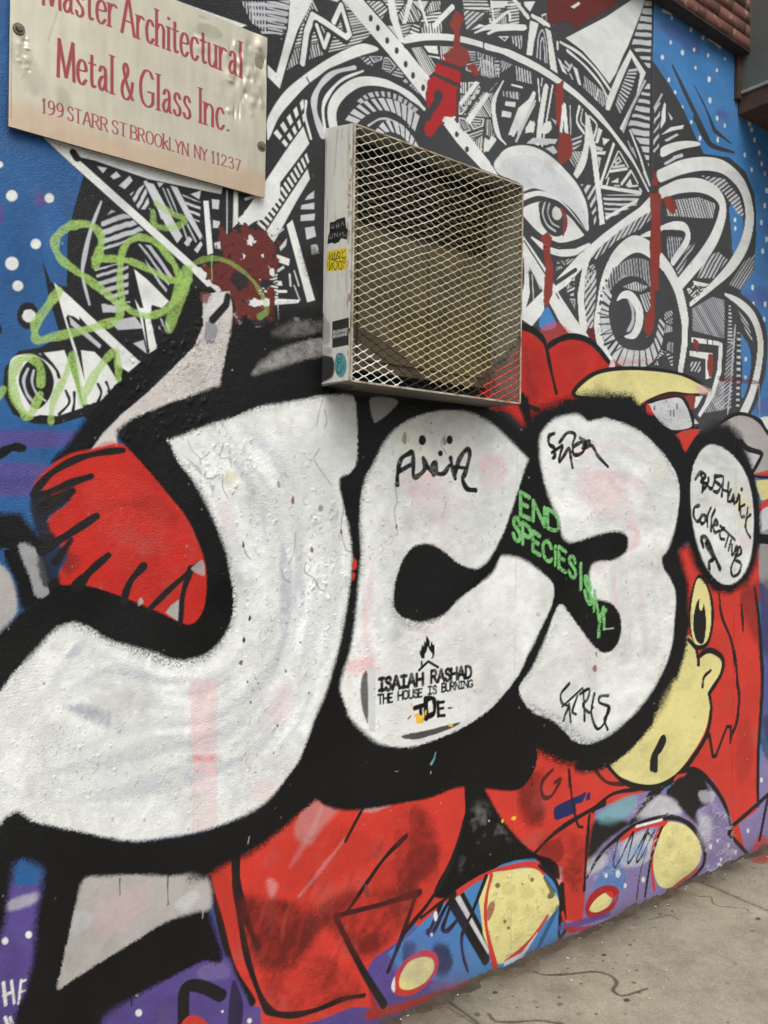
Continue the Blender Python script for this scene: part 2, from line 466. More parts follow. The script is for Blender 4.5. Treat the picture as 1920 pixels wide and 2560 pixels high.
def text(c, word, x0, y0, x1, y1, h0, h1, nib, thin, gap=0.12, serif=False, slant=0.0, soft=0, jit=0.0, op=1.0, mod=None):
    """lay a word from (x0,y0) to (x1,y1) along its baseline, cap height h0 to h1, in the block's pixels"""
    ad = [(GL[ch][0] if ch != ' ' else 0.35) for ch in word]
    tot = sum(ad) + gap * (len(word) - 1)
    x = 0.0
    rd = random.Random(hash(word) % 1000 if False else len(word))
    for ch, a in zip(word, ad):
        if ch != ' ':
            jx, jy, js = rd.uniform(-jit, jit), rd.uniform(-jit, jit), 1 + rd.uniform(-jit, jit)
            def mp(q):
                t = (x + q[:, 0] + jx * .3) / tot
                h = (h0 + (h1 - h0) * t) * js
                return np.stack([x0 + (x1 - x0) * t + slant * q[:, 1] * h, y0 + (y1 - y0) * t - (q[:, 1] + jy * .3) * h], 1)
            hh = h0 + (h1 - h0) * x / tot
            for st in GL[ch][1].split('|'):
                cur = st[0] == 'c'
                q = nums(st[1:] if cur else st)
                if cur: q = cat_rom(q, False, 5)
                wdt = nib * hh
                if not cur and len(q) == 2 and abs(q[0, 1] - q[1, 1]) < .05 and thin < 1 and serif:
                    wdt = nib * hh
                asp = 1.0
                s_draw(c, wdt, mp(q), thin, soft, op, mod)
                if serif and not cur and len(q) == 2 and q[0, 0] == q[1, 0]:
                    for e in q:
                        if e[1] in (0, 1, .63): s_draw(c, wdt, mp(np.array([[e[0] - .09, e[1]], [e[0] + .09, e[1]]])), thin * .8, soft, op, mod)
        x += a + gap
def s_draw(c, wd, q, thin, soft, op, mod):
    """one stroke of a broad nib: wd wide across, thin*wd tall"""
    q, sc = cv.loc(q)
    so = max(soft * sc.mean(), cv.db * 0.7)
    r = np.full(len(q), wd * thin * 0.5 * sc.mean())
    w, D = cv.band(q, r, so * 2.2 + cv.db, False, (0.62 if thin < 1 else 1.0) / thin)
    if D is not None: cv.put(w, cv.edge(D, so, w, 0), PAL[c], op, 0, mod)

# ================================================================== THE WALL AND ITS PAINTING
TOP = 3.632
_x = np.arange(-44, 1966, 2.0)
wall_A = on_plane(_x, np.full(_x.shape, 1283.0), (0, 0, 0), np.array([0, -1.0, 0]))[:, 0]
wall_B = np.arange(0.0, TOP + 1e-6, TOP / 1816)
wall = Canvas((0, 0, 0), (1, 0, 0), (0, 0, 1), wall_A, wall_B, PAL['B'])
use(wall); wall.wide = 0.45
# ---- painted sky: blue on the left, paler blue on the right (partly lighting put into the colour), violet towards the pavement
t_ = np.clip((wall_A - 1.2) / 1.6, 0, 1)[None, :, None]
wall.C[:] = PAL['B'] * (1 - t_) + PAL['b'] * t_
wall.C *= (1 + 0.35 * wall.nb)[..., None]
blk('W')
P('U', 40, "-60 1870 200 1950 500 1980 900 2010 1150 2040 1250 1960 1450 1850 1700 1700 1760 1650 1760 2400 -60 2400")
P('u', 40, "1000 2090 1200 1990 1400 1880 1560 1740 1620 1660 1760 1600 1760 2400 1000 2400")
P('U', 9, "-40 935 80 930 180 938 130 965 60 968 -40 985", op=.8); P('U', 9, "-40 1005 60 1000 110 1010 90 1070 -40 1062", op=.85)
P('v', 14, "-40 1030 60 1028 90 1040 -40 1060", op=.3)
blk('A'); P('U', 14, "-30 1190 10 1220 20 1290 -30 1330"); E('U', 240, 1185, 34, 34, 10)
for x, y, r_ in ((0, 975, 18), (70, 1160, 33), (292, 1173, 27), (212, 1445, 30), (70, 1560, 38), (105, 2005 - 497, 0), (106, 1695, 29)):
    if r_: E('W', x, y, r_, r_, 6)
blk('D'); E('W', 106, 508, 30, 30, 6); E('W', 72, 378, 37, 37, 6); E('W', 293, 0, 24, 14, 4); E('k', -10, 770, 22, 34, 5)
E('k', 165, 685, 64, 80, 8); E('W', 172, 686, 40, 38, 7)
blk('F'); S('K', 48, "-40 360 30 300 80 280 135 285", 7)
# ---- right-hand sky: violet clouds, stars, two loose lines
blk('R'); P('U', 40, "240 310 420 300 640 460 780 560 770 700 640 660 480 540 320 430", op=.45); P('U', 25, "990 1430 1080 1430 1150 1500 1100 1560 1000 1500", op=.5)
P('U', 25, "920 600 1000 640 980 680 900 620", op=.4)
for x, y, r_ in ((412, 232, 15), (662, 386, 17), (818, 488, 18), (397, 550, 15), (551, 680, 20), (703, 644, 15), (290, 742, 18), (882, 716, 15), (1102, 762, 12),
                 (720, 878, 14), (997, 910, 15), (895, 1028, 21), (377, 1034, 16), (907, 1300, 21), (456, 1195, 14), (550, 1390, 14), (1001, 1532, 17), (1098, 1628, 15),
                 (665, 1582, 14), (776, 1790, 17), (1447, 1680, 18), (1405, 1600, 12), (1490, 1800, 12), (1010, 1800, 14), (130, 65, 14)):
    E('W', x, y, r_, r_ * 1.9, 2)
p('W', "285 105 350 140 430 185 400 195 320 165 285 150"); p('W', "890 490 1060 600 1040 640 960 560 880 520")
S('k', [34, 60, 60, 70], "425 860 600 1230 760 1560 880 1815", 2); S('k', [8, 30, 50], "700 1100 840 1380 965 1690", 2)
blk('C'); S('k', [24, 26, 8], "1225 700 1312 850 1460 905"); S('k', [18, 20, 6], "1345 775 1345 775 1440 850")
for x, y in ((1522, 918), (1608, 905), (1562, 1005), (1580, 830), (1640, 1030), (1622, 970), (1362, 830), (1255, 820), (1550, 735), (1655, 1130)): E('W', x, y, 7, 15, 2)
blk('E')
P('U', 30, "1500 800 1640 760 1700 860 1560 870", op=.5); P('U', 24, "1600 60 1700 40 1700 130", op=.4); P('U', 24, "1600 400 1700 370 1700 460", op=.4); P('U', 24, "1500 1210 1560 1200 1560 1290 1500 1290", op=.4)
P('U', 24, "1560 1440 1700 1400 1700 1500 1580 1500", op=.5)
for x, y in ((1640, 270), (1620, 370), (1650, 470), (1628, 540), (1568, 755), (1642, 855), (1572, 855), (1634, 945), (1650, 180), (1605, 1235)): E('W', x, y, 8, 17, 2)

# ---- the black and white creature: dark body first
blk('W')
p('k', "70 275 180 380 160 450 146 510 144 620 110 610 91 560 105 640 130 725 88 750 40 758 10 795 5 850 28 895 72 915 122 918 180 900 300 960 700 1000 1200 1000 1420 1000 "
       "1560 905 1610 900 1640 860 1656 780 1640 690 1605 640 1600 630 1628 585 1634 505 1630 420 1610 370 1575 340 1520 332 1500 290 1478 240 1450 190 1420 145 1410 130 1410 -300 300 -300 300 20")
P('k', 0, "1560 620 1600 640 1645 700 1656 780 1640 850 1600 920 1560 960 1500 960", 0)
# blue windows through it
blk('E')
P('b', 2, "1430 285 1455 275 1490 310 1512 360 1505 450 1470 540 1450 555 1442 450"); P('b', 2, "1488 1010 1520 1060 1555 1110 1560 1220 1530 1380 1500 1400 1508 1240 1495 1120")
for x, y in ((1463, 355), (1465, 405), (1527, 1180), (1525, 1290)): E('W', x, y, 7, 14, 1)
# filler
D_ = doodle
blk('A'); 

blk('D'); Hh('V', "600 130 660 60 760 90 860 190 700 270 600 300", 10, -3, 46, .55); Hh('V', "560 410 760 360 760 560 700 640 600 560", 10, -3, 44, .5)
Hh('V', "600 610 770 600 770 640 700 670 610 670", 10, 1, 70, .6); P('V', 2, "650 720 800 690 850 760 700 770", smooth=False)
Hh('V', "820 260 900 270 1020 450 980 560 880 400", 6, 8, 40, .5); p('V', "790 850 850 830 870 910"); Hh('V', "950 700 1010 740 1000 800 940 760", 1, 3, 30, .5)
S('V', [10, 26, 22, 12], "600 10 540 170 500 340 490 450 530 620")
D_("1230 560 1650 430 1659 760 1440 780 1380 690", 95, 5)
# the white spikes at the left
p('W', "320 490 400 560 830 960 760 1020 690 970 690 900 560 780 440 690 400 680 390 700 450 880 540 1210 490 1210 440 900 380 700")
p('W', "795 410 870 470 1000 600 960 640 900 620 890 700 930 880 880 910 830 700 800 590 830 640 850 640"); s('k', 24, "905 640 990 820"); s('k', 14, "850 690 880 900")
p('W', "230 910 380 890 400 940 470 1160 490 1230 340 1280 200 1270 130 1200 200 1180 330 1130 350 1030 310 960"); P('W', 2, "480 890 560 900 640 980 700 1080 600 1190 520 1210", smooth=False)
P('W', 3, "60 960 130 915 230 930 320 1000 350 1080 330 1180 260 1260 180 1280 110 1230 60 1130"); P('k', 2, "110 1070 150 970 220 930 290 990 320 1080 290 1180 220 1240 160 1190")
S('V', 16, "165 1000 140 1070 160 1150 200 1200"); S('V', 13, "200 1010 190 1080 220 1150 270 1190")
for a_ in ("390 1130 410 1200 350 1270", "440 1140 440 1200 430 1260", "580 1090 600 1140 580 1200", "630 1080 645 1120 650 1180"): S('k', 16, a_)
S('k', 18, "250 910 330 1000 350 1050"); p('k', "470 690 560 790 640 880 620 900 470 740"); p('V', "410 690 600 860 590 880 420 740")
blk('A')
for q_ in ("575 985 635 995 610 1025", "655 1045 690 1015 715 1045 675 1062", "705 1100 768 1042 785 1070 740 1120", "930 1080 970 1085 945 1110", "1130 1150 1190 1130 1180 1180", "1255 1180 1300 1185 1295 1240 1258 1235", "1262 1305 1302 1312 1302 1350 1262 1350", "1268 1440 1305 1430 1308 1475 1275 1470", "1560 1200 1659 1120 1659 1150 1575 1230", "1090 1440 1120 1400 1140 1420 1110 1460", "1150 1480 1190 1430 1200 1450 1170 1500"): p('w', q_)
Hh('w', "770 1150 860 1090 890 1240 820 1240", 5, -9, 34, .5); Hh('V', "950 1110 1010 1120 1060 1290 1010 1250", 4, 9, 26, .42); Hh('w', "1080 1150 1190 1200 1180 1340 1120 1260", 9, 3, 40, .3)
s('V', 9, "1080 1330 1120 1450"); s('V', 9, "1110 1330 1160 1430"); s('w', 16, "1455 1180 1520 1160")
# the long white diagonal with its flat white head under the sign
blk('A'); p('W', "230 790 420 835 1320 1110 1310 1150 880 1060 560 950 455 925 440 890 420 910 470 950 800 1245 1180 1590 1290 1680 1230 1700 1120 1590 760 1270 440 985")
s('k', 42, "435 905 455 935")
s('V', 22, "865 1080 930 1200 960 1290"); p('W', "1205 1190 1235 1190 1262 1500 1230 1510"); p('w', "850 1075 910 1090 1080 1400 1050 1440 980 1330"); p('w', "1010 1100 1050 1110 1200 1400 1185 1420 1100 1280")
p('W', "1385 1130 1410 1140 1410 1320 1380 1350"); s('k', 50, "1340 1120 1345 1400"); s('V', 10, "1345 1130 1345 1390"); P('W', 1, "1450 1250 1560 1170 1659 1060 1659 1170 1560 1300 1420 1330", smooth=False)
blk('D'); p('W', "1120 390 1190 400 1370 530 1340 560 1310 570 1270 530 1140 420")
blk('B')
# ---- behind and right of the sign
D_("0 0 300 0 250 220 160 200 60 140", 120, 11, "w"); Hh('V', "40 20 300 0 270 200 130 200", 10, 1, 40, .45); p('W', "-600 -60 -560 -60 40 150 0 165")
p('W', "300 -40 440 -40 432 0 340 180 290 330 235 525 165 455 165 385 215 435 245 330 285 170")
D_("430 -60 640 -60 800 190 700 270 480 330 340 380 270 420", 130, 12)
s('k', 62, "375 375 400 190 440 90 500 130 620 230 640 190 600 40 560 120"); S('W', 30, "370 375 395 190 432 90 432 90 500 130 630 220 650 200 650 200 600 30 600 30 555 130", smooth=False)
s('k', 54, "455 150 500 290 530 200"); s('W', 26, "455 150 500 280 525 205")
P('k', 0, "440 800 400 640 420 520 520 410 700 350 900 430 1100 620 1100 900 700 740")
P('W', 1, "160 790 165 700 250 560 360 460 520 350 680 270 760 262 820 295 700 335 560 395 420 485 320 585 230 695 170 825")
s('k', 8, "395 460 415 500")
L('W', 5, .55, "190 800 300 670 385 575", "265 880 340 780 395 700"); s('k', 16, "230 850 390 640")
P('W', 1, "-20 1300 20 1270 160 1060 280 880 375 750 410 850 330 960 200 1130 90 1310 30 1350", smooth=False)
L('W', 15, .5, "95 1330 200 1175 330 985 400 900", "145 1375 240 1220 365 1030 415 950")
p('W', "150 1380 280 1180 400 1000 414 1060 330 1200 205 1430 170 1440"); 
for q_ in ("400 1160 440 1130 438 1175 385 1185", "365 1215 440 1200 440 1240 360 1240", "360 1275 445 1265 440 1305 360 1310", "385 1350 440 1340 450 1400 395 1420", "420 1460 460 1450 468 1500 430 1510"): P('w', 2, q_, smooth=False)
blk('X1')
p('W', "518 268 550 240 674 680 632 692"); p('W', "455 672 590 678 582 696 450 706"); p('W', "462 428 535 455 530 492 470 470"); p('w', "480 390 520 340 515 380 485 410"); p('W', "555 772 588 775 588 795 562 792"); p('W', "470 575 490 575 495 600 470 600")
s('W', 12, "470 632 515 632"); s('w', 14, "535 540 540 600"); s('w', 12, "470 520 500 500"); s('V', 9, "560 600 590 680"); s('V', 10, "450 330 500 290"); s('w', 10, "560 520 585 600")
P('w', 3, "650 380 680 372 685 420 655 430", smooth=False); P('W', 4, "280 830 400 820 470 830 380 850 300 870", smooth=False)
blk('B')
# dotted diagonal bar
D_("740 0 1000 0 1280 0 1290 200 1000 230 960 260", 105, 14); D_("1000 260 1280 250 1250 350 1110 470", 85, 15); D_("700 330 880 330 1080 560 1000 560 800 440", 70, 16, "V")
p('W', "600 -40 700 -40 740 10 960 260 1130 470 1105 600 880 320 700 110 610 0"); 
for x, y in ((817, 165), (872, 240), (928, 300), (982, 380), (1025, 447), (1085, 520), (775, 108)): E('k', x, y, 12, 20)
p('W', "1205 735 1285 715 1480 960 1530 1040 1430 1000 1290 850"); 
for x, y in ((1285, 795), (1345, 885), (1235, 742)): E('k', x, y, 12, 18)
# arches over the guard
P('k', 0, "430 820 405 620 440 490 540 400 700 370 900 440 1060 560 1110 660 1060 860 700 760")
S('W', 14, "392 600 388 690 420 820"); S('w', [40, 36, 28, 20], "490 800 448 680 440 590 480 500 560 430 680 400"); S('W', [14, 22, 16, 10], "505 780 492 640 530 550 610 470 730 420")
S('W', [55, 55, 52, 46, 40, 34, 20], "560 790 545 660 590 565 690 492 800 482 920 515 1030 585 1095 650")
L('V', 11, .66, "690 600 760 552 860 542 960 575 1060 650", "715 618 770 580 860 572 950 604 1040 670"); 
L('w', 11, .72, "620 715 680 640 760 592 860 582 960 612 1070 690", "690 735 740 690 800 660 870 655 950 690 1040 780")
S('k', 30, "720 740 800 690 880 680 960 715 1050 830"); S('V', 10, "760 745 830 705 900 712 970 760")
L('w', 8, .7, "790 790 860 715 940 725 1010 790 1060 870", "830 800 880 780 950 800 1000 850 1040 900")
# top middle
p('W', "870 -20 912 -20 940 130 975 255 945 250 890 110"); p('W', "1000 -20 1030 -20 985 140 960 140"); s('W', 22, "1150 155 1200 100 1260 40"); s('W', 16, "1060 -10 1110 150")
D_("1310 0 1659 0 1659 150 1480 150 1340 190", 90, 17); D_("1340 260 1659 380 1659 460 1480 470 1330 420", 80, 18, "V")
Hh('w', "1420 340 1540 390 1540 460 1430 440", 1, 10, 24, .5)
P('W', 1, "970 240 1000 205 1130 197 1280 208 1440 250 1600 310 1700 350 1700 395 1560 332 1400 272 1250 242 1100 240 980 258"); s('k', 20, "980 275 1100 258 1250 262 1400 292 1560 350 1659 392")
S('W', [8, 22, 26, 22], "1390 195 1480 160 1580 160 1680 165"); D_("1300 480 1540 480 1520 840 1440 920 1290 760", 80, 19)
p('W', "1395 480 1420 490 1310 630 1295 610"); p('W', "1460 545 1480 560 1360 740 1335 710"); p('W', "1490 800 1520 830 1470 900 1450 890"); p('k', "1330 640 1420 520 1440 540 1340 690")
for i in range(4): p('w', [[1400 - i * 24, 535 + i * 32], [1422 - i * 24, 530 + i * 32], [1415 - i * 24, 555 + i * 32], [1393 - i * 24, 560 + i * 32]])
P('k', 0, "1520 500 1659 470 1659 870 1540 860 1490 700")
S('W', [6, 22, 26, 20, 8], "1560 480 1510 590 1512 700 1540 800 1580 860"); p('W', "1585 560 1640 545 1645 575 1580 590"); p('W', "1560 610 1610 600 1620 640 1550 640"); p('W', "1555 665 1620 655 1615 695 1550 695"); p('W', "1640 690 1700 640 1700 700 1600 850 1585 830")
p('O', "1425 870 1440 880 1432 895")

# ---- right part
blk('C')
p('N', "350 -160 350 150 500 195 560 140 740 40 900 -160"); P('k', 12, "360 150 470 130 520 190 440 240 370 210"); p('W', "490 40 540 10 545 25 510 50")
D_("0 0 350 0 350 160 230 160 0 140", 85, 21)
p('W', "960 -80 930 0 905 80 830 270 800 330 760 430 720 495 640 390 560 300 460 225 700 100 850 0 980 -80")
Hh('w', "935 0 975 0 972 430 930 380 850 270", 10, 0.6, 44, .56); Hh('w', "966 470 962 1010 900 850 850 775 825 735 900 560", 10, 0.8, 46, .56)
s('k', 20, "980 -60 968 500 960 1020")
S('W', 14, "430 250 540 315 640 415 722 530"); S('W', 12, "412 250 412 290"); S('W', 13, "470 300 570 385 660 490 705 570")
# pencil shape
p('k', "845 270 960 430 800 820 760 790 690 680"); p('W', "842 292 935 430 800 775 778 765 880 560 902 440 850 340 790 480 720 655 695 650 700 600 770 430")
L('w', 12, .55, "835 410 790 520 755 620", "890 400 850 530 780 680"); s('V', 12, "930 480 850 640 800 780")
# finger
p('W', "250 120 300 140 275 240 262 330 228 325"); p('W', "340 165 372 185 415 445 372 420"); P('k', 0, "270 330 290 200 325 160 350 220 355 390"); S('V', 8, "290 340 300 220 325 180 345 260 350 370"); S('V', 8, "310 350 312 260 326 225 335 300 338 370")
S('W', 22, "265 95 310 120 360 150"); S('W', 14, "20 130 40 130 120 70 130 120"); S('W', [20, 20], "150 -10 235 100"); S('W', 14, "20 10 35 130"); S('W', [10, 26, 26], "0 200 80 165 220 160"); Hh('w', "130 215 200 210 200 300 150 260", 1, 10, 26, .5)
p('W', "60 215 125 215 100 245"); p('k', "78 222 112 222 98 238")


# big arc
s('k', 66, "0 278 130 320 300 405 450 505 560 595 680 715 790 855 870 975 940 1130")
S('W', [26, 32, 34, 34, 30, 28, 26, 22, 16, 10], "-10 275 130 318 300 403 450 503 560 592 680 712 790 852 870 972 950 1130")
p('W', "330 508 353 515 310 858 272 852"); p('k', "300 470 330 500 300 640 285 850 265 850"); p('W', "265 545 280 575 150 840 115 840"); p('w', "270 600 280 620 165 835 150 830")
P('k', 0, "30 560 60 500 160 520 170 860 90 850"); S('W', [6, 22, 26, 20, 8], "90 480 38 590 35 700 60 800 105 855"); p('W', "105 600 165 605 160 635 100 625"); p('W', "85 655 140 665 135 698 80 690"); p('W', "180 640 250 580 150 800 120 800"); Hh('w', "90 540 180 545 180 590 90 570", 1, 10, 30, .5)
p('W', "225 755 275 715 265 780 220 790"); P('W', 1, "330 735 370 720 365 780 320 790"); p('w', "230 850 270 820 400 825 350 860")
s('k', 36, "600 660 650 1000 690 1320"); p('W', "585 690 600 690 645 900 670 1150 692 1325 662 1335 640 1100 610 860"); S('W', [8, 24, 26, 22, 8], "580 680 592 820 572 950 510 1060 480 1060")
s('k', 30, "750 860 680 1060 690 1115 910 1142 750 860"); s('W', 14, "748 862 683 1050 692 1110 905 1140 900 1110 755 870");
s('k', 34, "840 780 955 1110"); p('W', "842 770 858 800 965 1100 945 1120 900 940")
P('k', 0, "680 1150 900 1150 880 1220 700 1310", smooth=False); Hh('w', "680 1155 905 1150 880 1215 700 1305", 10, .3, 30, .42)
Hh('w', "540 1090 640 1100 640 1340 600 1360 560 1200", 4, -7, 42, .45)
s('W', 16, "700 1290 790 1240 880 1190")
blk('X2')
p('k', "330 530 560 650 690 830 780 1000 790 1120 530 1100 600 860 520 700 450 660 400 620 330 600")
s('W', 30, "205 515 150 860"); s('W', 9, "242 505 180 868"); s('W', 24, "132 555 5 800"); s('w', 13, "138 600 25 840"); s('W', 9, "155 470 165 600"); s('w', 8, "180 460 175 510"); p('W', "78 770 110 715 138 735 128 792"); P('W', 1, "205 735 228 722 235 768 205 782"); p('w', "88 850 125 820 272 828 258 856"); p('w', "195 885 245 868 272 905 230 930"); p('V', "230 700 265 720 262 745")
Hh('w', "20 390 120 430 120 500 30 480", 1, 10, 24, .5); Hh('V', "0 560 45 560 40 590 0 585", 1, 10, 16, .5); s('W', 10, "60 520 0 505"); p('W', "298 600 320 620 336 800 312 785"); s('w', 8, "345 630 350 800")
S('W', 14, "402 630 386 720 428 792"); S('w', 9, "420 650 410 720 440 760"); S('W', [8, 24, 26, 22, 18], "440 672 446 800 420 940 362 1065"); p('W', "436 672 456 690 502 950 528 1195 506 1195 470 900 446 800"); S('W', 12, "465 690 505 745 488 815"); p('W', "516 760 538 775 512 852 494 852"); s('w', 8, "520 720 560 770")
p('W', "538 820 582 830 545 868"); p('w', "500 868 542 880 536 900 500 892"); p('W', "500 902 560 900 552 920 506 918"); p('w', "510 930 530 940 518 1000"); Hh('w', "350 820 420 790 410 860 360 900", 9, -4, 24, .5); Hh('w', "350 900 420 900 380 1000 345 960", 5, 9, 24, .5)
s('W', 13, "606 855 530 1085 532 1112 766 1150 770 1125"); s('W', 8, "632 900 560 1062"); s('W', 9, "640 902 692 992"); p('w', "606 962 636 928 655 962 618 985"); p('k', "618 962 634 944 642 962"); s('W', 12, "582 1020 684 1004"); s('w', 10, "600 995 668 985"); s('W', 13, "652 1095 708 1018"); s('W', 9, "562 1105 576 1060"); p('W', "588 1084 632 1058 632 1088"); p('W', "676 1105 704 1062 716 1102"); s('W', 9, "690 1110 750 1104"); s('W', 9, "712 1020 748 1088"); s('w', 8, "640 1105 610 1105")
s('W', 14, "704 778 770 950 816 1125"); s('V', 8, "690 840 738 960"); s('w', 8, "716 880 760 1000")
p('W', "272 345 290 360 330 445 300 425"); p('W', "362 392 388 410 414 510 395 500"); s('w', 11, "318 368 345 398"); s('w', 10, "300 385 330 410"); s('w', 11, "335 420 355 385"); Hh('w', "430 450 570 570 545 640 425 520", 1.5, 10, 22, .5); s('W', 10, "515 535 500 590"); s('w', 9, "345 440 360 470")
blk('C')
s('k', 62, "280 395 300 405 450 505 560 595 680 715 790 855 870 975 940 1130")
S('W', [34, 34, 32, 30, 28, 26, 22, 16, 10], "130 318 300 403 450 503 560 592 680 712 790 852 870 972 950 1130")
# right of the vertical edge: the wing
s('V', 10, "985 640 1030 560"); p('W', "1045 605 1055 620 1050 720 1022 765 1030 660"); p('w', "1065 660 1095 700 1085 715"); p('W', "1025 800 1080 755 1160 740 1155 762 1090 775"); p('w', "1045 830 1120 790 1130 800 1060 840")
P('W', 1, "1025 880 1080 850 1160 835 1240 840 1252 862 1160 880 1100 900 1030 930"); Hh('w', "985 640 1020 600 1010 920 980 900", 7, -10, 40, .35); s('w', 14, "1100 935 1150 920"); s('w', 10, "1050 970 1120 930")
# eyebrow and eye
P('k', 1, "20 980 40 920 120 870 230 852 340 880 460 980 560 1110 610 1240 620 1370 500 1500 330 1460 200 1330 190 1120")
P(lin(218, 221, 222), 1, "35 985 55 935 120 890 220 872 330 905 430 985 520 1090 570 1200 595 1330 585 1368 530 1280 450 1200 350 1140 270 1116 200 1135 190 1090 130 1060 70 1035", 5)
S('W', [20, 44, 44, 40, 30, 12], "50 985 90 925 160 895 240 892 330 925 430 1005 530 1120 580 1240 592 1350", 4)
P('W', 1, "190 1160 300 1130 400 1165 480 1235 575 1360 540 1320 470 1250 390 1190 300 1160 200 1190", 5)
P('W', 1, "190 1240 300 1192 400 1215 500 1300 572 1385 490 1428 400 1435 320 1390 250 1330 190 1250", 5)
P('k', 1, "310 1195 420 1215 470 1300 460 1370 420 1400 370 1390 320 1330 304 1260", 5); S('w', 10, "340 1190 325 1260 350 1330 400 1370", part=5); S('V', 9, "365 1200 355 1260 380 1320 420 1345", part=5)
E('W', 410, 1262, 30, 42, 1, 5); S('k', [20, 24, 26, 26, 16], "190 1215 300 1178 400 1202 490 1275 585 1395", part=5); S('k', [20, 30, 30, 26, 10], "190 1270 270 1370 370 1440 480 1462 600 1390", part=5)
S('n', [14, 26, 24, 12], "435 1235 458 1290 452 1350 445 1395", rough=.004)
blk('E')
# below the eye: crossing bands
P('k', 0, "200 400 380 540 560 560 640 640 640 1060 200 960")
S('W', [14, 30, 40, 34, 12], "260 460 340 520 430 545 520 540 600 500"); s('k', 10, "330 500 420 525 520 520 580 480")
p('W', "195 430 260 520 340 640 425 800 520 945 610 1060 480 1030 425 960 355 830 255 650 195 560"); s('k', 8, "215 480 330 660 420 820")
P('W', 1, "215 560 245 640 255 730 240 820 215 890 195 880 195 820 215 720"); p('W', "340 760 330 900 260 985 195 940 195 900 240 860")
P('W', 1, "195 940 300 850 420 690 540 560 680 440 800 350 900 280 985 190 990 290 900 340 780 420 660 520 560 640 470 740 400 790", smooth=False)
P('W', 0, "640 530 600 600 575 700 570 850 590 1000 560 1060 540 960 530 800 560 640", smooth=False)
D_("400 590 520 580 440 650 400 660", 36, 27, "w"); D_("420 720 520 680 520 900 460 780", 44, 28, "w"); s('k', 22, "400 730 520 650")
p('k', "240 650 320 760 250 850"); s('w', 8, "262 680 270 830"); s('w', 7, "280 690 310 760")
# tear-drop rings and spiral
P('k', 1, "585 760 640 610 760 500 900 460 1050 540 1140 660 1190 860 1200 1100 1150 1260 720 1240 640 1100 590 980")
D_("570 640 640 560 640 700 600 760 570 740", 40, 29, "w"); Hh('w', "600 560 760 430 900 340 985 280 985 330 900 410 760 480 640 590", 5, -9, 26, .5); Hh('w', "570 700 640 640 640 780 620 1000 580 990", 5, -8, 30, .5)
S('W', [30, 44, 60, 72, 70, 62, 60, 60, 52, 40, 36], "655 880 690 720 760 580 860 500 950 525 1050 625 1120 750 1155 880 1170 1000 1160 1120 1140 1250")
S('W', [30, 46, 50, 44], "652 880 648 980 670 1090 735 1215"); 
P('V', 6, "700 830 710 720 780 620 880 580 970 620 1000 760 940 760 860 700 780 740", op=.75); Hh('k', "690 760 740 640 880 570 960 600 990 760 900 700 800 680 740 760", 1, 10, 28, .5)
P('k', 1, "690 940 710 800 800 700 900 700 990 800 1030 950 1020 1090 960 1180 860 1210 760 1160 700 1060")
L('w', 20, .74, "700 740 668 880 680 1040 740 1180 860 1240 970 1200 1030 1090 1050 960", "735 800 715 900 740 1030 800 1110 890 1125 965 1070 1000 1000 1020 930")
L('k', 7, .12, "690 740 650 900 670 1060 740 1180", "735 800 720 920 750 1040 810 1120")
for x, y in ((684, 760), (672, 805), (664, 852), (700, 715)): E('k', x, y, 7, 10)
P('k', 1, "730 900 770 760 880 690 980 780 1010 930 980 1080 900 1130 800 1090 745 1010")
Hh('w', "800 750 870 720 950 750 910 780 850 770", 1, 10, 24, .6); Hh('w', "900 800 960 780 985 900 930 900", 3, 8, 24, .5)
P('W', 1, "763 835 790 785 840 775 885 815 918 890 915 980 880 1050 840 1060 808 1045 850 1020 873 960 872 890 835 830 800 820", 7); P('V', 1, "830 830 860 870 868 950 845 1010 822 1012 850 950 850 890"); 
# ear loops
P('k', 1, "980 180 1020 60 1160 10 1330 0 1450 40 1560 160 1590 350 1570 520 1480 660 1360 760 1200 880 1160 760 1120 640 1020 500")
P('b', 1, "1430 285 1455 275 1490 310 1512 360 1505 450 1470 540 1450 555 1442 450"); E('W', 1463, 355, 7, 14, 1); E('W', 1465, 405, 7, 14, 1)
Hh('w', "1260 90 1400 110 1490 220 1520 340 1480 320 1400 200 1330 140", 8, -6, 24, .5); Hh('w', "1060 240 1250 220 1350 260 1330 350 1200 340 1060 330", 3, 9, 27, .55, .4); p('k', "1180 345 1340 345 1300 470 1200 600 1180 500")
Hh('w', "1280 600 1360 540 1420 590 1340 700 1240 700", 5, -9, 28, .5); Hh('V', "1060 450 1150 460 1100 620 1060 560", 1, 9, 26, .45); Hh('V', "1190 510 1230 490 1130 690 1110 640", 6, -8, 26, .45)
S('W', [50, 56, 54, 56, 62, 66, 60, 50, 30, 16], "1020 95 1150 42 1290 22 1410 52 1510 160 1550 320 1525 480 1450 620 1340 735 1200 855")
S('W', [44, 56, 58, 56, 52, 56, 56, 52], "1030 195 1140 155 1260 152 1355 200 1392 290 1355 430 1280 560 1140 730"); S('W', [16, 36, 38, 36, 30], "1010 405 1110 388 1172 405 1178 480 1095 605")
S('W', [10, 26, 8], "910 450 980 430 1050 400"); D_("1170 760 1240 720 1340 740 1220 860", 44, 30, "W")
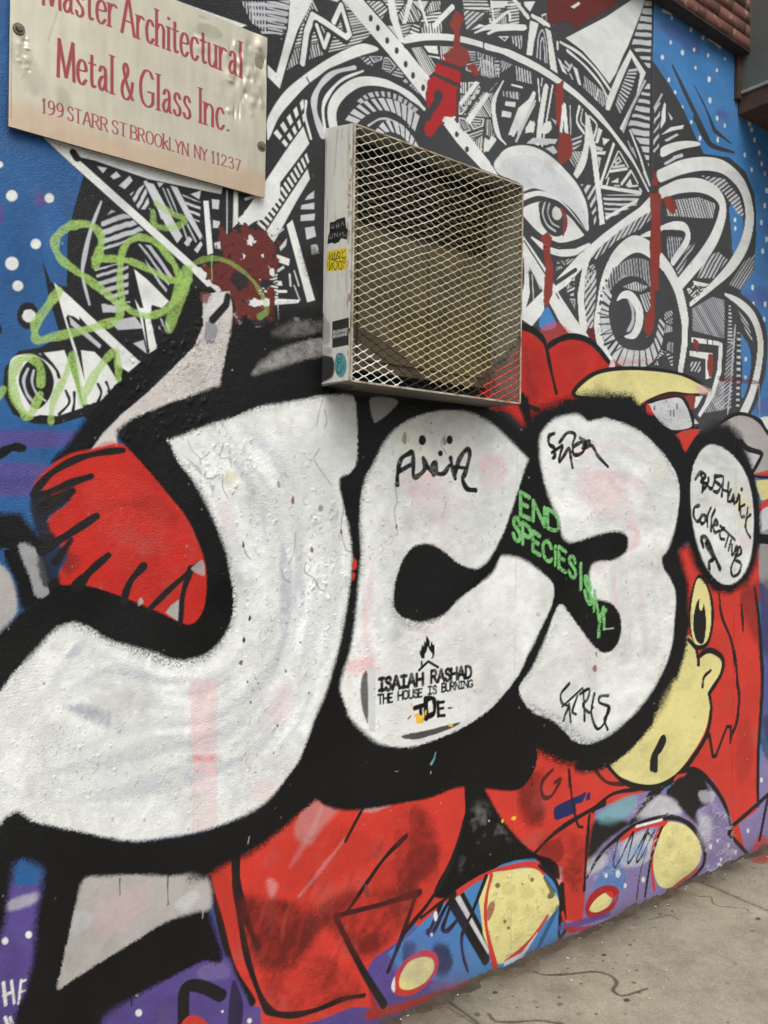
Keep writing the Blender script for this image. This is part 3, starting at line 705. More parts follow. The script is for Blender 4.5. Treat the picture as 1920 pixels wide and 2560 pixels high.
# right lower: panels and tail loop
P('k', 0, "1190 880 1380 770 1450 800 1500 990 1500 1500 1200 1500 1180 1100", smooth=False); Hh('V', "1210 880 1330 810 1400 830 1400 1060 1210 1010", 5, 9, 17, .5)
Hh('w', "1425 860 1440 860 1450 1090 1420 1080", 10, 1, 22, .5); Hh('V', "1420 1090 1440 1080 1470 980 1440 1480 1340 1470 1400 1300", 8, -7, 20, .45); s('V', 9, "1465 980 1440 1300 1420 1500")
Hh('V', "1340 1310 1400 1310 1400 1480 1280 1500", 5, 9, 20, .5)
Hh('w', "1475 1000 1500 1040 1490 1480 1470 1480", 10, 1, 36, .35)
p('W', "1205 1050 1280 1060 1370 1075 1370 1100 1205 1080"); s('k', 8, "1300 1060 1300 1095"); s('k', 8, "1330 1065 1330 1100"); p('W', "1195 1130 1330 1145 1320 1290 1290 1300 1290 1180 1195 1160"); s('W', [28, 30, 26, 22], "1380 1100 1370 1250 1330 1390 1255 1510"); Hh('w', "1200 1195 1260 1195 1260 1260 1200 1250", 5, -9, 26, .5)
P('n', 2, "1310 1150 1335 1170 1330 1260 1310 1290 1300 1220", rough=.005); P('n', 2, "1215 1060 1245 1080 1240 1140 1225 1110", rough=.004)
D_("1040 900 1100 880 1100 1230 980 1220 1040 1080", 52, 31, "Ww")
P('k', 0, "1390 800 1460 780 1560 840 1640 970 1655 1150 1620 1340 1560 1500 1490 1500 1540 1330 1560 1180 1530 1060 1460 900", smooth=True)
S('W', [12, 34, 44, 46, 46, 46, 50], "1405 795 1490 845 1570 930 1612 1060 1605 1210 1565 1380 1505 1520"); Hh('w', "1480 890 1540 960 1570 1080 1530 1020", 4, 6, 22, .45); Hh('w', "1520 600 1580 560 1570 660 1500 770 1430 740", 5, -8, 20, .5)
p('W', "1215 715 1310 735 1290 750 1220 740"); S('Y', [10, 26, 10], "1600 980 1615 1060 1608 1150", op=.5)
P('N', 6, "1370 1280 1500 1290 1600 1310 1600 1330 1500 1320 1380 1310", op=.6); s('G', 8, "1605 1330 1610 1520", soft=2)
# rust that the mural has worn down to
RUST = [19]
def rust(pts, c='n'):
    RUST[0] += 1
    P(c, 1.5, pts, RUST[0], rough=.006, smooth=False)
rust("985 65 1010 120 1000 180 1025 200 1022 350 1030 500 1012 650 1015 770 985 780 990 930 985 1000 955 1045 922 1005 930 920 960 880 965 700 955 500 970 350 958 200 975 140")
rust("1040 220 1080 220 1118 262 1112 310 1090 325 1050 270"); rust("308 455 350 430 375 460 370 560 388 650 380 800 345 872 328 840 340 640 322 500")
P('k', 3, "960 180 980 150 1010 175 990 200"); P('b', 2, "345 870 375 905 405 985 330 1010 300 960"); rust("585 1000 630 990 640 1080 600 1070", 'N')
blk('C'); rust("405 500 450 478 447 600 430 700 440 790 492 800 502 870 500 925 455 962 420 982 414 880 425 800 403 700 398 560"); p('W', "440 620 455 640 440 790 425 780")
blk('B')
# red padlock shape with the rust spike over it
rust("1275 55 1300 70 1328 110 1300 190 1305 270 1350 300 1362 350 1340 380 1310 410 1220 365 1205 330 1260 280 1270 190 1238 150 1262 100"); rust("1340 390 1400 380 1420 440 1390 450 1370 420")
P('X', 1, "1150 440 1160 380 1190 345 1250 370 1310 405 1303 510 1285 530 1280 700 1215 705 1180 750 1130 812 1100 800 1092 760 1115 660 1098 560 1112 470", 6, smooth=False, rough=.004)
s('k', 18, "1165 360 1312 412", part=6); s('k', 18, "1150 440 1302 510", part=6); s('k', 18, "1298 500 1285 720", part=6); E('k', 1175, 570, 27, 34, 1, 6); s('k', 30, "1170 600 1115 680", part=6); E('k', 1112, 680, 22, 40, 1, 6)
P('W', 3, "1215 690 1260 700 1280 740 1230 760", rough=.012)
# rust splash at the left
blk('D')
P('N', 2, "1300 150 1350 210 1370 190 1420 160 1450 130 1480 165 1560 190 1620 240 1640 330 1650 420 1600 470 1640 560 1620 640 1640 740 1600 770 1560 660 1500 690 1460 790 1440 740 1400 660 1380 590 1290 500 1220 470 1200 380 1300 370 1330 300 1290 230", 40, smooth=False, rough=.012)
P('N', 4, "1200 560 1260 560 1240 610 1190 600", rough=.01)
for q_ in ("1480 210 1505 230 1490 270 1465 260", "1545 325 1560 320 1560 340", "1440 320 1455 330 1445 345", "1600 400 1625 400 1620 450 1600 440", "1470 590 1600 585 1590 625 1480 630", "1550 500 1570 480 1570 530 1550 540", "1500 240 1520 245 1500 262"): P('W', 2, q_, smooth=False, rough=.008)
P('k', 8, "1380 430 1450 430 1470 500 1420 530 1370 490", op=.9, rough=.01); P('k', 4, "1560 470 1620 480 1600 520 1550 520", rough=.01)

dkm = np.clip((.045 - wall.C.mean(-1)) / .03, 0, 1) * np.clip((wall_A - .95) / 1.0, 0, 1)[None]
wall.C += dkm[..., None] * (lin(66, 67, 69) - wall.C)  # glare that lifts the blacks towards the right, put into the colour
# ================================================================== red-hooded figures
PAL['k'] = lin(27, 25, 25)
blk('W')
P('r', 6, "520 1800 700 1690 900 1640 1080 1590 1260 1590 1420 1640 1440 1770 1300 1740 1150 1800 1000 1850 600 1830", 9, smooth=False)
P('r', 4, "900 1900 1010 1780 1020 1700 1050 1700 1040 1840 960 1960 900 2000", 9)
blk('E')
P('R', 1.5, "190 1000 270 1040 340 1090 400 1055 480 1045 560 1070 640 1130 720 1220 600 1300 540 1420 400 1560 240 1600 120 1500 0 1460 0 1200 190 1150", 9)
P('r', 16, "300 1020 400 960 500 1030 480 1060 360 1080", op=.55); P('r', 30, "420 1200 600 1120 640 1200 520 1320", op=.5); P('D', 20, "220 1100 260 1300 300 1400 230 1440", op=.25)
P('R', 12, "1000 1180 640 1190 720 1230 860 1210", op=.3)
S('k', [30, 34, 30, 26, 24, 20], "195 985 270 1010 320 1055 345 1110 370 1230 405 1380", 2, 9); S('k', [24, 30, 30, 24], "350 1110 420 1065 510 1045 620 1085 715 1195", 3, 9); S('k', 20, "205 1390 230 1450 300 1480", 4, 9)
P('k', 4, "500 1400 580 1280 700 1232 880 1222 1100 1248 1240 1300 1320 1370 1290 1400 1100 1400 960 1440 900 1480 780 1460")
P('Y', 2, "520 1382 600 1300 700 1258 880 1246 1100 1268 1220 1312 1305 1372 1200 1382 1080 1372 960 1412 870 1470 780 1450 700 1410 600 1400", 10)
P('Q', 14, "1240 1330 1330 1370 1260 1390", op=.7); P('y', 26, "600 1330 680 1300 660 1390", op=.5); P('y', 26, "760 1400 860 1300 860 1420", op=.4)
P('D', 8, "920 1430 1060 1390 1280 1395 1270 1412 1060 1412 930 1450", op=.8)
blk('Q')
P('k', 6, "-40 330 180 255 430 220 560 300 640 520 640 660 700 640 720 900 480 1100 -40 900")
P('w', 4, "0 350 60 320 180 282 420 245 520 350 585 520 590 650 350 690 190 600 90 480", 11); 
for q_ in ("300 430 320 420 320 500 300 500", "345 420 365 420 365 505 345 500", "80 360 100 360 95 420 75 410", "250 270 265 300 255 320", "390 330 410 330 415 400 395 400"): P('k', 3, q_, 11, .7)
P('V', 30, "100 460 300 480 300 620 200 600", 11, .5); P('r', 4, "-20 330 30 360 60 430 95 490 20 480 -20 470"); P('n', 4, "520 230 640 215 640 350 600 420 560 330"); p('W', "660 230 760 220 680 370 640 400"); p('W', "840 160 880 160 850 240 715 500 690 480 780 330"); p('w', "640 530 700 600 640 610")
P('r', 4, "375 765 460 710 600 678 725 680 700 740 640 800 590 880 520 1005 480 940 440 830", 9, smooth=False)
P('k', 8, "960 640 1100 500 1250 440 1420 470 1580 560 1700 720 1760 800 1760 1300 1450 1330 1300 1000 1150 900 1000 820")
P('W', 6, "1560 520 1700 520 1760 700 1659 690 1580 560"); P('g', 6, "965 680 1050 590 1230 498 1400 515 1540 610 1640 750 1760 900 1760 1240 1460 1305 1400 1200 1330 1030 1240 890 1100 770", 12)
P('w', 14, "1330 960 1520 1020 1540 1100 1450 1240 1380 1130", 12, .8); S('k', [70, 60, 44, 50, 40], "1290 860 1380 950 1560 1010 1560 1070 1440 1290", 4, 12); P('r', 12, "1460 1310 1560 1270 1760 1230 1760 1320", 12, .9); p('Y', "1480 1390 1760 1370 1760 1659 1560 1659")
blk('H')
P('r', 3, "1580 640 1700 560 1700 620 1610 660"); P('w', 6, "1610 670 1700 640 1700 840 1610 820"); P('G', 8, "1590 830 1700 800 1700 1280 1620 1100"); s('K', 40, "1600 820 1700 830"); P('U', 10, "1600 1080 1700 1260 1700 2000 1625 1900 1620 1300", op=.8)
# bright cloak at the right
P('r', 3, "1140 860 1600 860 1612 1200 1500 1250 1300 1250 1160 1010", 9, smooth=False)
P('r', 2, "1130 860 1190 880 1240 1010 1310 1100 1390 1145 1500 1130 1575 1030 1595 1200 1612 1400 1625 1659 1622 1800 1605 2100 1600 2370 1440 2540 1400 2400 1330 2250 1230 2180 1100 2230 1000 2100 1100 1500", 9, smooth=False)
P('D', 40, "1480 1900 1560 1900 1560 2200 1480 2250", 9, .25)
S('k', [14, 20, 22, 18], "1370 1150 1385 1280 1440 1420 1468 1560 1478 1680 1488 1760 1475 1900 1435 2020", 1, 9); s('k', 18, "1290 2000 1312 1985 1332 2110 1350 2110 1415 1935 1440 1935 1435 2030", soft=1, part=9); s('k', [10, 20, 10], "1500 1210 1508 1300 1512 1370", part=9)
S('k', [14, 26, 30, 26, 24], "1580 1110 1605 1300 1618 1500 1625 1700 1600 2120 1600 2400", 3)
# eye behind the letters
P('k', 1, "1195 1180 1240 1040 1295 1075 1335 1200 1335 1340 1300 1460 1230 1470 1190 1330", 13); P('Y', 1, "1210 1180 1242 1060 1290 1095 1318 1200 1320 1330 1292 1435 1225 1440 1200 1310", 13)
P('k', 1, "1215 1340 1225 1240 1250 1180 1282 1220 1292 1330 1276 1440 1235 1425", 13); E('Y', 1262, 1212, 12, 36, 1, 13)
blk('K')
# face
P('r', 3, "540 720 700 720 830 840 620 850", 9); P('Y', 1, "1180 -30 1230 40 1250 110 1300 78 1350 90 1382 130 1372 200 1312 300 1314 400 1285 540 1205 680 1110 795 1000 860 900 857 800 820 715 735 840 640 950 480 1060 250 1120 60", 13)
P('y', 30, "900 640 1100 560 1000 760", 13, .4)
S('k', [16, 26, 30, 30, 28, 26, 20], "700 735 790 830 900 872 1010 870 1125 805 1220 690 1295 560 1322 420 1312 320", 1, 13); S('k', [14, 24, 26, 24, 20], "1245 145 1258 90 1320 62 1390 112 1380 205 1310 318", 1, 13); S('k', [16, 14, 22], "1320 180 1280 220 1272 272", 0, 13); s('k', 18, "1190 0 1235 50 1250 145", soft=1, part=13)
P('k', 2, "1048 562 1056 600 1030 660 1008 690 1004 780 975 782 958 765 966 690 1000 620 1025 570", 13)
blk('K')
# legs and shoes of the right figure
P('r', 2, "-40 700 20 640 120 555 180 560 280 660 450 740 620 760 720 830 850 880 940 900 860 920 700 990 640 1010 600 1250 575 1500 560 1680 460 1659 430 1560 400 1480 260 1270 140 1150 60 1040 0 900", 9, smooth=False)
P('D', 40, "200 840 330 780 300 1000 320 1100 230 1080 180 950", 9, .45); P('D', 26, "300 1220 430 1180 440 1300 330 1330", 9, .6); P('Q', 20, "380 1370 440 1350 430 1480 400 1470", 9, .6)
P('u', 6, "575 1500 600 1290 650 1020 760 960 930 900 1060 890 1120 830 1240 770 1350 860 1430 1020 1470 1200 1500 1300 1290 1420 1050 1600 780 1659 600 1659", 0)
P('k', 14, "1100 850 1230 780 1300 860 1320 960 1240 1010 1250 1100 1170 1030 1060 920"); P('k', 16, "640 1060 760 1060 830 1090 700 1190 600 1290 600 1200"); P('k', 14, "820 1100 900 1000 960 900 1040 880 900 1060")
P('T', 20, "650 1040 760 960 880 920 860 1010 760 1080 680 1090", op=.8); P('w', 24, "900 1040 1000 930 1090 940 1140 1020 1060 1040", op=.8); P('w', 20, "1250 900 1340 900 1330 960 1270 960", op=.6)
P('b', 16, "640 1420 760 1300 820 1420 760 1500 640 1500", op=.7); P('w', 20, "800 1200 960 1130 960 1300 800 1340", op=.7); P('w', 20, "590 1310 700 1270 680 1350 600 1380", op=.7)
for x, y, r_ in ((770, 1385, 14), (700, 1395, 9), (812, 1455, 9), (920, 1420, 10), (1425, 1215, 8), (1370, 1340, 12), (1320, 1225, 9), (1380, 1300, 7), (1468, 1255, 8), (1540, 1130, 8), (1620, 830, 9), (1360, 1190, 6)): E('W', x, y, r_, r_ * 1.7, 2, op=.9)
P('Y', 1.5, "1060 1080 1150 1090 1220 1140 1260 1220 1255 1310 1190 1390 1100 1465 1015 1455 980 1350 985 1220 1020 1130", 14)
for x, y, r_ in ((1110, 1120, 26), (1080, 1200, 30), (1140, 1300, 34), (1060, 1390, 24), (1190, 1180, 22)): E('y', x, y, r_, r_, 14, 14, .55)
S('r', [18, 22, 20, 18], "1060 1072 1000 1150 970 1300 985 1480", 1, 14); S('k', [12, 20, 22, 20, 22, 26, 24, 20, 14], "585 1410 660 1280 760 1180 900 1085 1060 1050 1175 1080 1255 1170 1285 1280 1245 1375 1080 1500", 1.5); s('k', 15, "1062 1035 1010 1160 965 1300 945 1420 930 1520", soft=1)
S('r', 24, "790 1180 900 1110 1040 1085"); s('W', 10, "880 1105 1030 1065"); S('r', 12, "1090 1470 1170 1410 1240 1360"); S('k', [18, 10, 10], "1010 1350 960 1400 880 1500 870 1600", op=.0)
S('k', 12, "770 1190 742 1320 765 1335 860 1140 828 1300 850 1300 950 1120 880 1300 905 1290 985 1130", 0.5); s('k', 10, "940 1135 985 1180"); S('k', 10, "940 1240 900 1390 880 1540", op=.8)
P('X', 3, "575 1590 600 1520 660 1465 740 1455 778 1495 745 1585 660 1650 595 1645"); P('Y', 2, "603 1600 630 1545 690 1500 735 1508 720 1570 650 1612"); P('r', 3, "690 1490 740 1495 735 1530")
P('v', 1.5, "398 1065 392 1000 440 965 540 920 580 902 560 960 520 975 520 1020 450 1052"); p('v', "585 910 608 900 605 945 580 955")
S('k', [18, 22, 24, 26], "265 1275 400 1140 560 1035 690 968", 1); S('k', [22, 18, 16], "620 1010 740 912 900 882", 1); S('k', 16, "180 612 132 720 150 742 192 655", 2, op=.8); S('k', 20, "382 770 322 840 325 925 375 925 428 830 395 845", 2, op=.85); S('k', 15, "480 775 500 950 530 1090 560 1110", 1); S('k', 20, "600 1040 580 1300 570 1480", 1)
S('k', 18, "620 750 700 840 800 855", 1, op=.9)
# the cloak's foot
P('r', 2, "1600 955 1592 1010 1485 1090 1525 1250 1425 1150 1440 1115", smooth=False); s('k', 18, "1660 915 1600 970 1440 1110 1425 1145 1535 1265", soft=1); P('r', 8, "1590 1180 1640 1160 1659 1260 1570 1280", op=.8); s('k', 22, "1659 930 1610 1180", soft=2); S('k', [24, 30, 26, 20, 16], "1110 835 1180 775 1260 790 1360 900 1420 1020 1440 1130", 1); P('k', 4, "1630 1250 1670 1240 1670 1300 1640 1290")
P('r', 2, "1120 800 1180 790 1130 820 1100 840")
blk('W')
P('k', 12, "1600 1280 1700 1260 1700 1420 1640 1400", op=.5); P('k', 6, "1640 1560 1700 1540 1700 1660 1656 1640", op=.6)
blk('L')
# left leg, black wedge, shoe of the left figure
P('K', 10, "590 120 720 60 740 250 770 320 840 440 930 550 1030 640 1160 700 1180 800 1100 760 1020 680 760 760 560 900 440 900 480 780 580 560 605 400")
P('k', 40, "700 500 800 480 820 620 700 640", op=.4); P('b', 5, "150 1260 300 1130 400 1030 560 900 700 810 790 745 870 705 1000 690 1140 790 1210 950 1200 1160 1000 1290 800 1372 600 1420 330 1380 200 1360")
P('U', 30, "0 1290 150 1240 220 1330 400 1440 640 1420 760 1390 600 1480 300 1560 60 1600"); P('u', 24, "430 1420 620 1390 600 1440 450 1470", op=.6)
P('k', 22, "260 1180 320 1180 330 1240 260 1290", op=.7); P('k', 22, "440 1190 520 1200 550 1310 480 1380 420 1300", op=.85)
p('w', "555 895 600 885 770 1230 740 1270"); s('k', [50, 50], "545 940 745 1280", soft=1); s('k', 26, "600 880 770 1200"); p('Y', "700 900 745 800 760 790 740 960 760 1210 730 1130 715 1000")
S('r', 30, "575 885 700 800 860 742 1000 712 1090 760", 3)
P('Y', 1.5, "762 778 870 750 1035 740 1120 830 1178 930 1160 990 1090 1060 1000 1165 900 1262 818 1302 770 1200 745 1050 740 900", 17)
for x, y, r_ in ((880, 860, 40), (990, 880, 44), (900, 960, 36), (860, 1060, 40), (1000, 1000, 36), (940, 1140, 30), (820, 1100, 24)): E('y', x, y, r_, r_, 18, 17, .6)
for x, y, r_ in ((815, 838, 15), (1020, 804, 12), (858, 1052, 10), (880, 1090, 9), (962, 830, 6)): E('N', x, y, r_, r_ * 1.1, 2, 17, .8)
P('n', 4, "765 950 790 930 800 960 780 1020 755 1050 750 1000", 17, .8); S('r', [24, 20, 22, 34], "778 780 748 920 748 1080 805 1345", 1); S('r', 20, "1112 1020 1000 1175 860 1292", 1); s('w', [8, 26, 20], "1050 1120 960 1250 860 1300")
S('k', [10, 34, 24], "1090 790 1140 880 1120 900", 5, op=.8); S('k', [16, 24, 24, 20], "1060 720 1150 800 1190 930 1180 1140 1220 1100", 2); s('k', 34, "1195 840 1210 1040", soft=4); s('r', 20, "1200 1000 1220 1080 1265 1110", soft=2); S('k', [24, 24], "1170 970 1050 1220", 4, op=.6)
S('k', [22, 24, 22, 18, 14], "748 785 660 1010 605 1130 610 1250 640 1350", 1); S('k', 26, "480 950 420 1090 402 1112 430 1120 500 980 560 890 510 1030 490 1095 520 1105 570 1050", 0.5); E('W', 448, 1020, 12, 30, 2); E('W', 424, 1130, 9, 12, 2)
P('r', 2, "205 1475 208 1370 270 1280 370 1222 450 1242 462 1330 400 1420 300 1490"); P('Y', 1.5, "237 1442 240 1370 290 1292 370 1262 430 1278 436 1340 385 1412 300 1455")
P('W', 4, "185 1440 205 1380 205 1470")
S('X', [60, 46, 40, 36, 30], "60 1600 200 1575 330 1530 560 1455 800 1360", 10); S('X', [20, 34, 30, 20], "0 1370 60 1500 110 1590 180 1590", 6); S('U', 26, "1180 1090 1300 1060 1480 1010", 8, op=.8); S('X', 26, "1230 1100 1380 1090 1500 1050 1600 1000", 6, op=.8)
blk('J')
P('r', 3, "30 790 90 720 170 690 280 640 400 560 540 440 640 320 700 235 830 275 1000 300 1250 262 1400 200 1540 130 1566 250 1572 400 1530 550 1480 700 1400 830 1300 980 1190 1160 1030 1270 985 1350 1000 1480 1020 1560 900 1560 700 1640 480 1680 360 1659 360 1560 280 1540 180 1330 110 1050", 9, smooth=False)
P('g', 26, "700 230 780 280 880 310 740 480 640 600 560 500", 9, .35); P('w', 22, "930 330 1000 320 1250 262 1200 310 1100 370 980 390", 9, .85); P('Q', 30, "400 800 460 830 430 920 410 900", 9, .4)
S('Q', [20, 46, 24], "720 380 660 520 540 720", 22, 9, .25); S('Q', [16, 26, 20], "860 560 720 740 590 900", 16, 9, .3)
for q_, o_ in (("290 950 560 960 560 1200 420 1330 290 1200", .5), ("560 1230 620 1080 760 1000 760 1060 640 1180 540 1330", .7), ("720 940 900 860 960 900 860 960 720 1000", .55), ("1230 640 1390 590 1400 720 1270 830", .6), ("940 1170 1040 1110 1060 1200 960 1250", .7), ("1040 740 1230 680 1290 860 1040 920", .3), ("400 1330 560 1340 620 1280 800 1350 760 1250", .4), ("1250 380 1330 420 1320 640 1240 660", .35), ("680 1560 800 1470 900 1500 760 1560", .4)): P('D', 26, q_, 9, o_)
S('k', [26, 36, 40, 40], "55 790 105 1000 190 1310 310 1530", 1.5, 9); S('k', [60, 50, 40, 36, 34, 44, 38, 34, 30, 30, 26], "212 640 215 820 240 1050 290 1300 375 1530 440 1595 560 1605 700 1572 850 1510 972 1490", 1.5, 9); S('k', [40, 44, 30, 40], "225 820 270 1020 310 1130 345 1205", 2, 9)
s('k', 24, "970 370 862 575", soft=1, part=9); S('k', [28, 26, 24, 24], "1222 545 1090 680 970 850 868 1000", 1, 9); s('k', [40, 28, 26, 26, 30, 34, 46], "1300 880 1060 955 800 1020 800 1020 900 1220 980 1370 1090 1545", soft=1, part=9); S('k', [26, 28, 30], "1280 890 1200 1130 1115 1345", 1, 9); S('k', [20, 30, 26, 24], "1562 480 1480 720 1370 920 1200 1130", 1, 9); S('k', 18, "1480 900 1400 960 1310 1030", 1, 9); P('n', 4, "980 830 1005 870 995 910 975 890", 9)
# lower left: violet corner, grey panel, loose strokes
blk('I')
P('U', 20, "-40 900 60 830 250 820 260 1100 150 1659 -40 1700"); P('B', 14, "110 700 200 700 245 780 220 830 90 830"); P('w', 16, "50 930 220 880 210 940 50 990", op=.5)
P('U', 20, "540 1700 640 1590 820 1490 1000 1380 1200 1290 1340 1260 1400 1380 1480 1560 1480 1720", op=1)
P('u', 20, "1180 1330 1320 1290 1360 1380 1200 1400", op=.4)
for x, y, r_ in ((170, 1130, 20), (30, 1167, 20), (822, 1593, 20), (812, 1482, 11), (1318, 1585, 7), (1478, 1640, 14)): E('W', x, y, r_, r_ * 1.1, 4)
for q_ in ("20 1415 34 1545", "68 1405 84 1535", "22 1490 74 1470", "125 1400 110 1540", "125 1410 150 1400", "115 1470 150 1460", "30 1620 60 1700", "60 1620 90 1700"): s('W', 17, q_, soft=2)
S('k', 74, "1088 1700 1090 1480 1130 1432 1210 1442 1310 1490", 6); P('r', 4, "1080 1700 1085 1640 1150 1605 1225 1660"); P('k', 5, "1380 1400 1440 1540 1420 1700 1350 1700", op=.8); s('k', 10, "778 1500 780 1550")
P('K', 30, "-60 470 100 380 300 450 800 560 1300 480 1700 240 1900 300 1500 600 1400 660 1220 770 1240 960 1320 1270 1200 1292 1000 1392 800 1500 640 1600 540 1700 100 1700 150 1450 195 1250 215 1000 245 830 240 740 110 690 62 850 20 1100 -60 1260")
P('g', 18, "500 800 620 785 800 775 1000 785 1215 775 1250 960 1150 995 980 1055 820 1155 640 1265 480 1365 345 1450 370 1300 410 1120 450 950"); P('w', 20, "1040 950 1130 870 1180 900 1100 990", op=.6); P('Q', 40, "600 900 900 850 800 1050 560 1150", op=.2); P('V', 24, "450 1000 560 1010 500 1100 430 1120", op=.5)
S('w', 5, "1205 980 1200 1030", op=.6)

rw0 = random.Random(23)
redm = np.clip((wall.C[..., 0] - 3 * wall.C[..., 2] - .1) * 6, 0, 1)
rmod = np.clip(.55 + 2.4 * wall.nb + 1.0 * wall.nm, 0, 1)
blk('J')
for q_, o_ in (("260 900 480 920 700 1000 640 1240 500 1340 320 1300 260 1080", .95), ("700 1000 1000 880 1300 860 1200 1100 1000 1270 860 1180", .8), ("1180 420 1330 400 1420 620 1380 860 1200 900 1150 640", .8), ("400 1360 800 1330 940 1480 640 1600 440 1560", .6), ("560 560 900 500 1100 640 820 800 500 860", .25), ("60 800 180 760 260 1200 200 1240", .3)): P('D', 46, q_, -1, o_, mod=rmod)
for _ in range(60):
    x_, y_ = rw0.uniform(240, 1350), rw0.uniform(300, 1500)
    S(rw0.choice([PAL['D'], PAL['D'], lin(150, 34, 28), lin(218, 84, 70)]), [8, rw0.uniform(16, 44), 8], [[x_, y_], [x_ - rw0.uniform(10, 50), y_ + rw0.uniform(40, 110)], [x_ - rw0.uniform(30, 120), y_ + rw0.uniform(110, 240)]], 16, -1, rw0.uniform(.1, .42), mod=rmod * redm)
blk('L')
for q_, o_ in (("960 180 1060 160 1100 420 1000 480 940 340", .9), ("1060 560 1240 520 1340 640 1300 860 1200 800", .8), ("1220 860 1330 860 1330 1020 1220 1020", .3)): P('D', 40, q_, -1, o_, mod=rmod)
flk = np.clip((wall.nm * 1.2 + wall.nf - .12) * 6, 0, 1)
blk('K'); P('w', 30, "600 1300 820 1180 1000 1120 970 1300 700 1400 600 1440", -1, .5, mod=flk); P('w', 30, "1250 1000 1400 1000 1480 1260 1310 1390 1270 1150", -1, .6, mod=flk); P('b', 30, "620 1340 900 1200 940 1400 700 1560", -1, .5, mod=np.clip(.2 + wall.nb * 4 + wall.nm * 2, 0, 1)); P('k', 26, "600 1100 820 1080 720 1260 590 1330", -1, .5, mod=rmod); P('w', 24, "900 940 1080 920 1150 1030 1000 1050 860 1060", -1, .5, mod=flk)
blk('L'); P('U', 40, "160 1240 420 1060 620 980 600 1380 300 1420", -1, .35, mod=rmod); P('G', 40, "650 400 780 400 900 640 760 720 600 780", -1, .4, mod=np.clip(wall.nb * 6 + wall.nm * 2 - .3, 0, 1))
blk('E')
for q_, o_ in (("200 1100 330 1120 360 1340 230 1420", .4), ("420 1120 600 1100 560 1300 440 1340", .35)): P('D', 40, q_, -1, o_, mod=rmod)
blk('I')
P('k', 40, "0 1200 120 1240 100 1640 -20 1640", -1, .35, mod=rmod); P('k', 40, "560 1560 900 1480 1300 1480 1200 1659 600 1659", -1, .3, mod=rmod)
blk('K'); P('k', 30, "1300 1040 1420 1060 1480 1240 1320 1380", -1, .3, mod=rmod); P('w', 30, "1240 1040 1330 1080 1300 1240 1260 1200", -1, .5, mod=rmod)
# ================================================================== the big throw-up letters: black first
blk('D')
P('K', 21, "1110 540 1200 525 1290 560 1210 680 1160 860 1010 990 840 1150 720 1290 600 1430 520 1500 300 1560 400 1440 540 1250 700 1080 840 970 960 840 1050 700")
P(lin(208, 203, 198), 7, "1200 560 1300 545 1360 540 1378 640 1372 900 1362 1095 1200 1155 1000 1205 840 1285 745 1345 690 1400 700 1460 540 1480 610 1385 720 1270 870 1145 1010 1010 1150 870 1205 740", 15, smooth=False)
P('N', 5, "1190 545 1260 560 1240 610 1190 600", 15, .8); P('W', 8, "1250 560 1330 550 1340 620 1260 680 1200 700 1220 640", 15, .6); s('k', 44, "1350 570 1340 620 1260 710", soft=5, part=15); P('v', 8, "1220 730 1260 720 1290 770 1260 850 1215 830", 15, .5); P('R', 10, "570 1460 640 1430 720 1450 690 1500 560 1500", 0, .5)
blk('F')
P('K', 19, "-60 1420 0 1370 100 1270 220 1190 310 1110 350 1090 440 1100 560 1110 760 1180 950 1260 1050 1310 1130 1330 1190 1270 1220 1150 1215 980 1180 850 1100 690 980 540 880 420 780 310 700 240 690 180 760 120 900 60 1060 0 1300 -90 1380 -480 1430 -420 1659 -470 1900 -400 2000 -300 2000 1900 -60 2200", smooth=False)
P('K', 28, "-60 680 0 672 120 670 160 720 240 800 310 820 250 900 270 1000 310 1150 220 1200 150 1180 120 1020 60 900 -60 860"); P('g', 20, "-60 980 20 990 80 1080 100 1250 0 1370 -60 1410"); P('K', 24, "20 900 120 900 200 1100 240 1180 130 1240 90 1080"); P('w', 16, "110 860 210 880 260 980 290 1140 220 1170 180 1060", op=.55)
blk('G')
P('K', 14, "-20 -330 120 -420 210 -440 470 -260 480 -40 900 -20 1440 40 1560 120 1659 260 1720 200 1700 160 1659 60 1640 30 1560 20 1720 30 1720 900 1720 1659 -20 1659")
P('g', 12, "775 -10 930 0 900 60 810 130 790 120", op=.7)
blk('H')
P('K', 39, "60 30 110 70 200 150 245 100 260 60 400 10 560 -40 700 -50 850 -30 930 60 1000 110 1080 180 1130 230 1160 310 1190 310 1260 190 1340 130 1420 130 1500 210 1570 400 1610 600 1620 800 1590 970 1540 1090 1440 1148 1350 1140 1280 1080 1230 1000 1180 870 1140 900 1190 1100 1200 1300 1180 1450 1120 1659 0 1659 0 400", smooth=False)
blk('K')
P('K', 60, "-20 -10 1180 -10 1170 80 1080 300 960 520 840 650 720 740 600 765 450 742 280 660 180 600 120 552 0 650 -60 720 -80 300", smooth=False)
blk('J')
P('K', 53, "0 500 300 380 620 0 1660 0 1540 140 1350 225 1250 262 1000 305 830 278 700 240 640 325 540 445 400 565 280 642 170 685 60 760 -60 800", smooth=False)
P('K', 17, "1540 130 1700 60 1659 140 1680 220 1570 260")
blk('J'); S('K', 70, "20 760 90 716 170 668 280 616 400 534 540 414 640 294 710 205", 30); S('K', 60, "700 200 830 240 1000 268 1250 226 1400 166 1540 100", 40, 0, .9)
blk('K'); S('K', 60, "540 745 640 738 740 692 860 592 960 470", 22)
blk('X1'); smk = np.clip(.75 + wall.nm * .9 + wall.nf * .5, 0, 1)
P('K', 60, "440 740 700 720 760 900 700 940 440 880", 0, .8); P('g', 34, "440 860 560 800 700 790 700 850 560 880", 0, .35, mod=smk); P('g', 22, "325 1090 400 1000 560 920 720 890 730 970 600 1010 420 1065", 0, .75, mod=smk); P('K', 49, "600 420 720 420 735 700 700 800 640 790 690 690", 0, .8)
